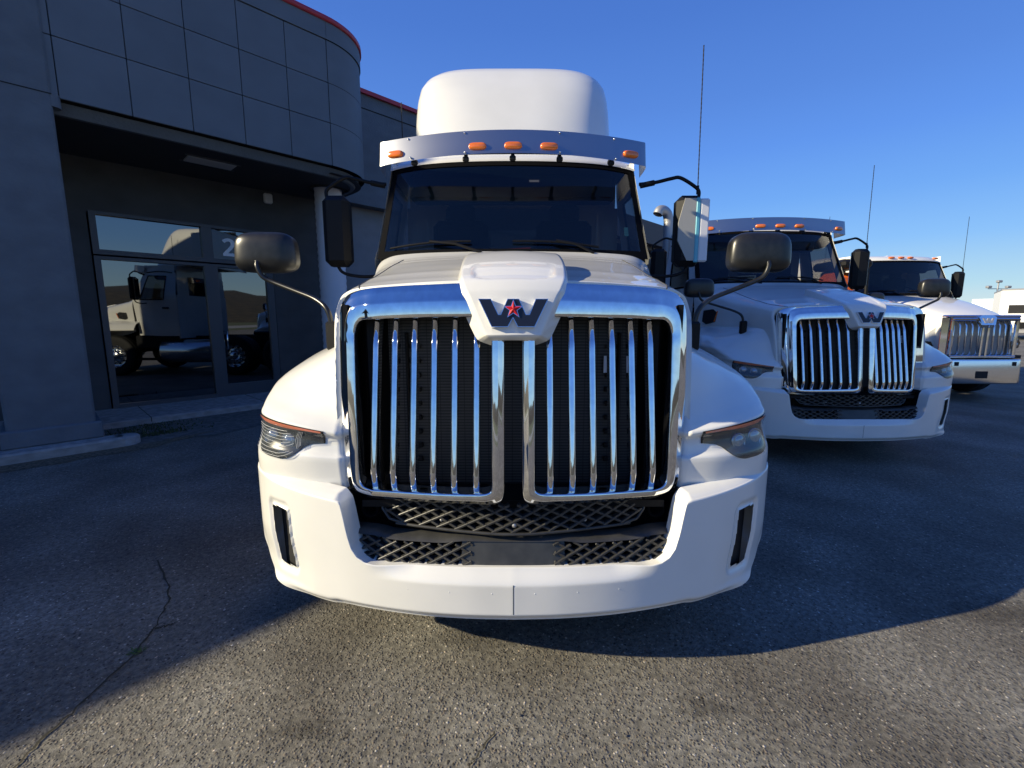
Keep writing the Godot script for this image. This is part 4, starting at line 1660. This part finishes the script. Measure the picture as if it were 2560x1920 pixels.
	var slo := part("soffit_light", sl, M.light_lens, b)
	var slf := MB.new()
	bbox(slf, 1.70, 2.38, 3.705, 3.724, 7.78, 7.82)
	bbox(slf, 1.70, 2.38, 3.705, 3.724, 8.12, 8.16)
	part("light_trim", slf, M.alu_frame, slo)
	# storefront: two tall lights and their transoms in dark aluminium
	for q in [["window", 0.76, 2.11, 0.13, 2.33, false], ["transom", 0.76, 2.11, 2.42, 2.96, false], ["door", 2.19, 3.10, 0.13, 2.33, true], ["transom", 2.19, 3.10, 2.42, 2.96, false]]:
		var fr := MB.new()
		var e := 0.035 if not q[5] else 0.075
		var fq := 9.0 if not q[5] else 9.01
		bbox(fr, q[1] - 0.04, q[1] + e, q[3], q[4], fq, 9.14)
		bbox(fr, q[2] - e, q[2] + 0.04, q[3], q[4], fq, 9.14)
		bbox(fr, q[1] - 0.04, q[2] + 0.04, q[4], q[4] + 0.045, fq - 0.003, 9.14)
		bbox(fr, q[1] - 0.04, q[2] + 0.04, q[3] - 0.02, q[3] + (0.05 if not q[5] else 0.2), fq - 0.003, 9.14)
		var fo := part(q[0], fr, M.alu_frame, b)
		var g := MB.new()
		bbox(g, q[1] + e - 0.01, q[2] - e + 0.01, q[3] + 0.04, q[4] + 0.01, 9.06, 9.075)
		part("pane", g, M.store_glass, fo)
		if q[5]:
			var hb := MB.new()
			hb.tube([W(2.30, 0.95, 8.99), W(2.30, 0.95, 8.95), W(2.30, 1.25, 8.95), W(2.30, 1.25, 8.99)], 0.012, 8)
			part("door_pull", hb, M.silver, fo)
		elif q[0] == "transom" and q[1] > 2.0:
			var tm := TextMesh.new()
			var sf := SystemFont.new()
			sf.font_names = PackedStringArray(["Droid Sans"])
			sf.font_weight = 700
			tm.text = "2"
			tm.font = sf
			tm.font_size = 64
			tm.pixel_size = 0.0063
			tm.depth = 0.004
			var num := part("door_number", tm, M.white_print, fo)
			num.transform = Transform3D(Basis(fd, Vector3.UP, fd.cross(Vector3.UP)), W(2.47, 2.67, 9.054))
	var ob := MB.new()
	bbox(ob, -3.2, -0.9, 0.4, 3.0, 8.98, 9.03)
	var ow := part("window", ob, M.alu_frame, b)
	var og := MB.new()
	bbox(og, -3.15, -0.95, 0.45, 2.95, 8.97, 8.985)
	part("pane", og, M.store_glass, ow)
	var wbx := MB.new()
	bbox(wbx, 3.07, 3.21, 3.50, 3.67, 8.94, 9.02, 0.02)
	part("alarm_box", wbx, M.white_box, b)
	# round post at the corner, wrapped in white
	var cl := MB.new()
	var pr := []
	for i in 61:
		pr.append(Vector2(0.225 + (0.008 if i % 2 == 0 else 0.0), 0.12 + i * 3.60 / 60.0))
	cl.lathe(pr, Transform3D(Basis(), W(3.86, 0, 8.15)), 28)
	part("round_post", cl, M.white_wrap, b)
	var cc := MB.new()
	cc.lathe(V2([0.3, 3.69, 0.30, 3.74, 0, 3.74]), Transform3D(Basis(), W(3.86, 0, 8.15)), 28)
	part("post_collar", cc, M.soffit, b)
	# long wing behind
	var wg := MB.new()
	bbox(wg, 4.4, 14.0, 3.9, 6.15, 9.4, 9.7)
	bbox(wg, 13.9, 14.0, 0.0, 6.0, 9.7, 20.0)
	part("wing_fascia", wg, M.facade, b)
	var wj := MB.new()
	bbox(wj, 4.4, 14.0, 5.86, 5.88, 9.392, 9.5)
	part("wing_joint", wj, M.joint, b)
	var ww := MB.new()
	bbox(ww, 4.4, 36.0, 0.0, 4.0, 9.72, 9.9)
	part("wing_wall", ww, M.pale_wall, b)
	var wc := MB.new()
	bbox(wc, 4.2, 14.05, 6.15, 6.23, 9.33, 9.8)
	part("coping", wc, M.red_metal, b)
	var w2 := MB.new()
	bbox(w2, 14.0, 36.0, 4.6, 5.5, 9.5, 9.9)
	part("wing_band", w2, M.brown_band, b)
	var wr := MB.new()
	bbox(wr, 4.3, 36.0, 4.45, 4.6, 9.9, 20.0)
	part("wing_roof", wr, M.brown_band, b)


func ribbon(pts: Array, w: float, y: float, rng: RandomNumberGenerator) -> MB:
	var mb := MB.new()
	var l := []
	var r := []
	var p := []
	for i in pts.size() * 6 - 5:
		var q: Vector2 = cr(pts, i / 6.0)
		p.append(q + Vector2(rng.randf_range(-0.008, 0.008), rng.randf_range(-0.008, 0.008)))
	for i in p.size():
		var t: Vector2 = (p[mini(i + 1, p.size() - 1)] - p[maxi(i - 1, 0)]).normalized()
		var nn := Vector2(-t.y, t.x) * w * rng.randf_range(0.4, 1.2)
		l.append(Vector3(p[i].x + nn.x, y, p[i].y + nn.y))
		r.append(Vector3(p[i].x - nn.x, y, p[i].y - nn.y))
	mb.grid([l, r])
	return mb


func make_ground() -> void:
	var rng := RandomNumberGenerator.new()
	rng.seed = 9
	var g := MB.new()
	g.flat()
	g.quad(Vector3(-400, 0, -400), Vector3(400, 0, -400), Vector3(400, 0, 400), Vector3(-400, 0, 400))
	var ground := struct("asphalt_lot", g, M.asphalt, "worn grey asphalt of the truck lot with fine aggregate")
	for q in [[V2([-1.675, -1.2, -1.677, -1.314, -1.681, -1.456, -1.685, -1.572, -1.70, -1.832, -1.74, -1.995, -1.795, -2.137, -1.925, -2.343, -2.205, -2.617]), 0.005], [V2([-1.74, -1.995, -1.70, -2.01, -1.665, -2.035]), 0.006], [V2([-0.16, -1.25, -0.141, -1.313, -0.117, -1.355, -0.058, -1.446]), 0.003]]:
		part("crack", ribbon(q[0], q[1], 0.004, rng), M.crack, ground)
	for q in [[-0.16, -1.93, 0.20, 0.10], [0.75, -1.55, 0.13, 0.07], [-0.75, -1.45, 0.16, 0.06], [2.6, -2.1, 0.3, 0.16]]:
		for k in 3:
			var sb := MB.new()
			var ring := []
			for i in 25:
				var a := TAU * (i % 24) / 24.0
				var rr := (1.0 - 0.3 * k) * (1.0 + 0.22 * sin(a * 3.0 + q[0] * 9.0) + 0.12 * sin(a * 7.0 + k))
				ring.append(Vector3(q[0] + cos(a) * q[2] * rr, 0.0035 + 0.0004 * k, q[1] + sin(a) * q[3] * rr))
			sb.flat()
			for i in 24:
				sb.tri(Vector3(q[0], 0.0035 + 0.0004 * k, q[1]), ring[i], ring[i + 1])
			part("stain", sb, M.stain, ground)
	# pavement in front of the doors, kerb round the pillar, dirt between
	var sw := MB.new()
	bbox(sw, -16.0, 36.0, -0.1, 0.12, 7.85, 9.05, 0.015)
	var side := struct("sidewalk", sw, M.concrete, "raised concrete walk along the building front")
	for i in 12:
		var j := MB.new()
		bbox(j, -5.0 + i * 1.5, -4.99 + i * 1.5, 0.06, 0.1215, 7.848, 9.0)
		part("joint", j, M.crack, side)
	var kb := MB.new()
	bbox(kb, -16.0, 0.62, -0.1, 0.11, 6.78, 7.06, 0.02)
	kb.lathe(V2([0, 0.11, 0.12, 0.11, 0.14, 0.09, 0.14, -0.1]), Transform3D(Basis(), W(0.62, 0, 6.92)), 24)
	struct("kerb", kb, M.concrete, "pale concrete kerb in front of the grey pillar")
	var db := MB.new()
	var rows := []
	for i in 61:
		var s := lerpf(-8.0, 1.5, i / 60.0)
		var row := []
		var e0 := 6.50 + rng.randf_range(-0.05, 0.05) + 0.25 * smoothstep(0.6, 1.5, s)
		for k in 4:
			row.append(W(s, [0.004, 0.012, 0.014, 0.004][k], lerpf(e0, 6.80 + 0.1 * smoothstep(0.5, 1.5, s), k / 3.0)))
		rows.append(row)
	db.grid(rows)
	struct("dirt_strip", db, M.dirt, "brown strip of dirt and leaves along the kerb")
	var ub := MB.new()
	rows = []
	for i in 81:
		var s := lerpf(-8.0, 20.0, i / 80.0)
		var e0 := 6.98 if s < 0.6 else 6.72 + rng.randf_range(-0.1, 0.1)
		rows.append([W(s, 0.0065, e0), W(s, 0.03, 7.5), W(s, 0.035, 7.9)])
	ub.grid(rows)
	struct("dusty_apron", ub, M.dusty, "dusty grey strip between the asphalt and the concrete walk")
	var gv := MB.new()
	gv.flat()
	gv.quad(Vector3(-300, 0.004, 16), Vector3(300, 0.004, 16), Vector3(300, 0.004, 200), Vector3(-300, 0.004, 200))
	struct("grass_verge", gv, M.verge, "green verge along the far side of the lot")
	gv = MB.new()
	gv.flat()
	gv.quad(Vector3(-300, 0.008, 21), Vector3(300, 0.008, 21), Vector3(300, 0.008, 30), Vector3(-300, 0.008, 30))
	struct("road", gv, M.concrete, "pale concrete road beyond the verge")
	# moss and weeds
	var ms := MB.new()
	for i in 700:
		var s := rng.randf_range(0.46, 1.0) + rng.randf() * rng.randf() * 0.8
		var q := rng.randf_range(7.05, 7.8)
		var o := W(s, 0.02, q)
		ms.flat()
		var a := rng.randf() * TAU
		var h := rng.randf_range(0.015, 0.05)
		ms.tri(o + Vector3(cos(a), 0, sin(a)) * 0.012, o - Vector3(cos(a), 0, sin(a)) * 0.012, o + Vector3(rng.randf_range(-0.03, 0.03), h, rng.randf_range(-0.03, 0.03)))
	var moss := part("ground_moss", ms, M.moss, self)
	moss.set_meta("kind", "stuff")
	moss.set_meta("label", "low moss and grass beside the pillar kerb")
	moss.set_meta("category", "moss")
	var wd := MB.new()
	for i in 26:
		var a := rng.randf() * TAU
		var l := rng.randf_range(0.010, 0.030)
		var d := Vector3(cos(a), rng.randf_range(0.15, 0.7), sin(a)).normalized()
		var o := Vector3(-1.70, 0.003, -1.84) + Vector3(rng.randf_range(-0.03, 0.03), 0, rng.randf_range(-0.02, 0.02))
		var sd := Vector3(-sin(a), 0, cos(a)) * 0.004
		wd.flat()
		wd.tri(o, o + d * l * 0.5 + sd, o + d * l)
		wd.tri(o, o + d * l, o + d * l * 0.5 - sd)
	var weed := part("weed", wd, M.weed, self)
	weed.set_meta("label", "small green weed growing out of the asphalt crack")
	weed.set_meta("category", "weed")
	var labels := ["dark pebble on sunlit asphalt, nearest the viewer", "dark pebble on sunlit asphalt, leftmost of the three", "dark pebble lying nearest to the white bumper"]
	var k := 0
	for q in [[0.412, -1.428, 0.007], [0.03, -1.513, 0.007], [0.542, -1.989, 0.010]]:
		var pb := MB.new()
		pb.lathe([Vector2(0, 0.7 * q[2]), Vector2(q[2] * 0.6, 0.55 * q[2]), Vector2(q[2], 0.1 * q[2]), Vector2(q[2] * 0.7, -0.2 * q[2])], Transform3D(Basis().scaled(Vector3(1.3, 1, 0.8)), Vector3(q[0], 0.002, q[1])), 7)
		var po := part("pebble", pb, M.pebble, self)
		po.set_meta("label", labels[k])
		po.set_meta("category", "pebble")
		po.set_meta("group", "loose pebbles on the asphalt")
		k += 1
	# loose aggregate
	var st := MB.new()
	st.lathe(V2([0, 0.5, 0.6, 0.35, 0.9, -0.1, 0.5, -0.4]), Transform3D(), 6)
	var mm := MultiMesh.new()
	mm.transform_format = MultiMesh.TRANSFORM_3D
	mm.use_colors = true
	mm.mesh = st.done()
	mm.instance_count = 9000
	for i in 9000:
		var z := -0.95 - pow(rng.randf(), 1.4) * 2.6
		var x := rng.randf_range(-1.25, 1.25) * (absf(z) + 0.4)
		var r := rng.randf_range(0.0015, 0.0042)
		mm.set_instance_transform(i, Transform3D(Basis(Vector3.UP, rng.randf() * TAU).scaled(Vector3(r, r * 0.7, r * rng.randf_range(0.6, 1.2))), Vector3(x, 0.0008, z)))
		var t := rng.randf_range(0.05, 0.17)
		if rng.randf() > 0.9:
			t = rng.randf_range(0.2, 0.45)
		mm.set_instance_color(i, Color(t, t * 0.96, t * 0.86))
	var gm := MultiMeshInstance3D.new()
	gm.name = "loose_grit"
	gm.multimesh = mm
	gm.material_override = M.grit
	add_child(gm, true)
	gm.set_meta("kind", "stuff")
	gm.set_meta("label", "fine loose grit scattered over the asphalt")
	gm.set_meta("category", "grit")


func make_far() -> void:
	# orange lift truck between the second and third truck
	var f := thing("forklift", "narrow orange machine with black roof between the second and third truck", "forklift", Vector3(6.42, 0, -9.05))
	var mb := MB.new()
	mb.box(Vector3(0, 0.75, 0), Vector3(0.56, 0.9, 1.5), 0.08)
	mb.box(Vector3(0, 1.75, -0.1), Vector3(0.50, 1.2, 0.5), 0.1)
	part("body", mb, M.orange_paint, f)
	var gb := MB.new()
	gb.box(Vector3(0, 2.48, 0.0), Vector3(0.58, 0.16, 0.9), 0.05)
	part("roof_guard", gb, M.black_plastic, f)
	for x in [-0.24, 0.24]:
		var ub := MB.new()
		ub.tube([Vector3(x, 1.0, 0.42), Vector3(x, 2.45, 0.36)], 0.03, 8)
		part("guard_post", ub, M.black_plastic, f)
		var fb := MB.new()
		fb.box(Vector3(x * 0.8, 0.12, 1.1), Vector3(0.12, 0.05, 1.0), 0.015)
		part("fork", fb, M.black_plastic, f)
		for z in [-0.5, 0.5]:
			var wb := MB.new()
			wb.lathe(V2([0, -0.07, 0.27, -0.07, 0.3, 0, 0.27, 0.07, 0, 0.07]), Transform3D(Basis(Vector3(0, 0, 1), PI / 2), Vector3(x, 0.3, z)), 20)
			part("wheel", wb, M.rubber, f)
	# white box truck far at the right
	var t := thing("box_truck", "white box truck parked far away at the right edge", "truck", Vector3(34.3, 0, -30.5))
	t.rotation.y = -0.75
	var cb := MB.new()
	cb.box(Vector3(0, 2.1, -3.4), Vector3(2.5, 2.5, 6.0), 0.06)
	part("cargo_box", cb, M.far_white, t)
	var eb := MB.new()
	eb.box(Vector3(0, 3.33, -3.4), Vector3(2.53, 0.12, 6.04), 0.02)
	eb.box(Vector3(0, 0.62, -2.5), Vector3(0.9, 0.25, 7.4))
	part("box_trim", eb, M.galvanised, t)
	var hb := MB.new()
	hb.box(Vector3(0, 1.1, 0.6), Vector3(2.1, 0.9, 1.9), 0.15)
	hb.box(Vector3(0, 1.95, 0.1), Vector3(2.0, 0.9, 1.1), 0.12)
	part("cab", hb, M.far_white, t)
	var wbx := MB.new()
	wbx.box(Vector3(0, 2.0, 0.66), Vector3(1.8, 0.55, 0.02))
	part("windshield", wbx, M.dark, t)
	var gb2 := MB.new()
	gb2.box(Vector3(0, 0.95, 1.55), Vector3(1.2, 0.4, 0.03), 0.01)
	part("grille", gb2, M.black_plastic, t)
	var bb := MB.new()
	bb.box(Vector3(0, 0.55, 1.6), Vector3(2.2, 0.22, 0.1), 0.03)
	part("bumper", bb, M.galvanised, t)
	for x in [-0.95, 0.95]:
		for z in [0.6, -5.0]:
			var w := MB.new()
			w.lathe(V2([0, -0.14, 0.42, -0.14, 0.46, 0, 0.42, 0.14, 0, 0.14]), Transform3D(Basis(Vector3(0, 0, 1), PI / 2), Vector3(x, 0.46, z)), 20)
			part("wheel", w, M.rubber, t)
	# second trailer beyond it
	var t2 := thing("trailer", "long white trailer standing farther back behind the box truck", "trailer", Vector3(66, 0, -64))
	t2.rotation.y = 2.34
	var c2 := MB.new()
	c2.box(Vector3(0, 2.4, 0), Vector3(2.5, 2.8, 12), 0.05)
	part("trailer_body", c2, M.far_white, t2)
	var u2 := MB.new()
	u2.box(Vector3(0, 0.9, 0), Vector3(0.9, 0.2, 11.5))
	for z in [-4.5, -3.3]:
		u2.lathe(V2([0, -1.2, 0.5, -1.2, 0.5, 1.2, 0, 1.2]), Transform3D(Basis(Vector3(0, 0, 1), PI / 2), Vector3(0, 0.5, z)), 16)
	part("running_gear", u2, M.rubber, t2)
	# lamp post
	var lp := thing("lamp_post", "tall floodlight post with three lamp heads beyond the third truck", "lamp post", Vector3(94.8, 0, -90))
	var pb := MB.new()
	pb.tube([Vector3(0, 0, 0), Vector3(0, 8.2, 0)], 0.12, 10)
	pb.tube([Vector3(-1.9, 6.9, 0), Vector3(1.9, 6.9, 0)], 0.07, 8)
	part("post", pb, M.galvanised, lp)
	for q in [[-1.9, 7.25], [0.0, 8.3], [1.9, 7.25]]:
		var hd := MB.new()
		hd.box(Vector3(q[0], q[1], 0.1), Vector3(0.9, 0.45, 0.6), 0.1)
		part("lamp_head", hd, M.galvanised, lp)
	# hills behind the viewer, seen in the windows and the chrome
	var hm := MB.new()
	var rng := RandomNumberGenerator.new()
	rng.seed = 4
	var nz := FastNoiseLite.new()
	nz.seed = 12
	nz.frequency = 0.9
	var rows := []
	for i in 9:
		var row := []
		for j in 241:
			var a := TAU * (j % 240) / 240.0
			var big := lerpf(0.22, 1.0, smoothstep(-0.1, 0.5, sin(a)))
			var r := 120.0 + i * 22.0
			var hgt := big * (sin(i / 8.0 * PI * 0.5)) * (15.0 + 7.0 * nz.get_noise_2d(absf(j - 120.0) * 0.06, 1.0) + 2.2 * nz.get_noise_2d((j % 240) * 0.9, i * 0.7))
			row.append(Vector3(cos(a) * r, hgt - 0.2, sin(a) * r))
		rows.append(row)
	hm.grid(rows)
	struct("hills", hm, M.hill, "low wooded autumn hills beyond the lot")


func _ready() -> void:
	var cam := Camera3D.new()
	cam.name = "camera"
	cam.fov = 80.7
	cam.near = 0.05
	cam.far = 1200.0
	add_child(cam)
	cam.position = Vector3(0, 1.5, 0)
	cam.rotation_degrees = Vector3(-8.46, 0, 0)
	cam.current = true
	var env := Environment.new()
	env.background_mode = Environment.BG_SKY
	var sky := Sky.new()
	# clear winter sky: colour by height above the horizon (degrees, then sRGB as the photograph's exposure shows it)
	var bands := [[0.0, 222, 233, 230], [3.0, 184, 222, 240], [7.4, 141, 195, 251], [12.0, 115, 172, 246], [17.2, 98, 152, 238], [22.0, 89, 139, 224], [29.6, 77, 124, 210], [45.0, 62, 104, 190], [90.0, 46, 82, 162]]
	var im := Image.create(64, 512, false, Image.FORMAT_RGBF)
	for y in 512:
		var el := 90.0 - (y + 0.5) / 512.0 * 180.0
		var c := Color(0.16, 0.155, 0.15)
		if el > 0.0:
			for i in range(1, bands.size()):
				if el <= bands[i][0]:
					var f: float = (el - bands[i - 1][0]) / (bands[i][0] - bands[i - 1][0])
					var c0 := Color8(bands[i - 1][1], bands[i - 1][2], bands[i - 1][3]).srgb_to_linear()
					var c1 := Color8(bands[i][1], bands[i][2], bands[i][3]).srgb_to_linear()
					c = c0.lerp(c1, f) / EXPOSURE
					break
		for x in 64:
			im.set_pixel(x, y, c)
	var sm := PanoramaSkyMaterial.new()
	sm.panorama = ImageTexture.create_from_image(im)
	sky.sky_material = sm
	env.sky = sky
	env.background_energy_multiplier = 1.0
	env.tonemap_mode = Environment.TONE_MAPPER_LINEAR
	env.tonemap_exposure = EXPOSURE
	env.sdfgi_enabled = true
	env.ssao_enabled = true
	env.ssil_enabled = true
	var we := WorldEnvironment.new()
	we.name = "environment"
	we.environment = env
	add_child(we)
	var sun := DirectionalLight3D.new()
	sun.name = "sun"
	sun.light_energy = 1.6
	sun.light_color = Color(1.0, 0.945, 0.81)
	sun.light_angular_distance = 0.6
	sun.shadow_enabled = true
	add_child(sun)
	var to_sun := Vector3(-0.893, 0.3987, 0.206)
	sun.look_at_from_position(to_sun * 50.0, Vector3.ZERO)

	make_materials()
	mat("silver_mesh", lin(0.42, 0.41, 0.38), 0.6, 0.0)
	var gm := mat("grit", Color(1, 1, 1), 0.85)
	gm.vertex_color_use_as_albedo = true
	make_ground()
	make_building()
	make_white_truck("white semi truck with tall roof fairing and red star emblem, nearest and fully in view", Vector3(0.005, 0, -1.64), {"fairing": true, "wires": true, "wrapped": true, "rear_antenna": true, "card": true})
	make_white_truck("second white semi truck, chrome grille half in shade, exhaust stack but no roof fairing", Vector3(3.49, -0.02, -4.37), {"grille": 0.9, "stack": true})
	make_vocational_truck("third white truck with flat chrome bumper and amber lights on its cab roof", Vector3(8.22, 0, -7.8))
	make_far()
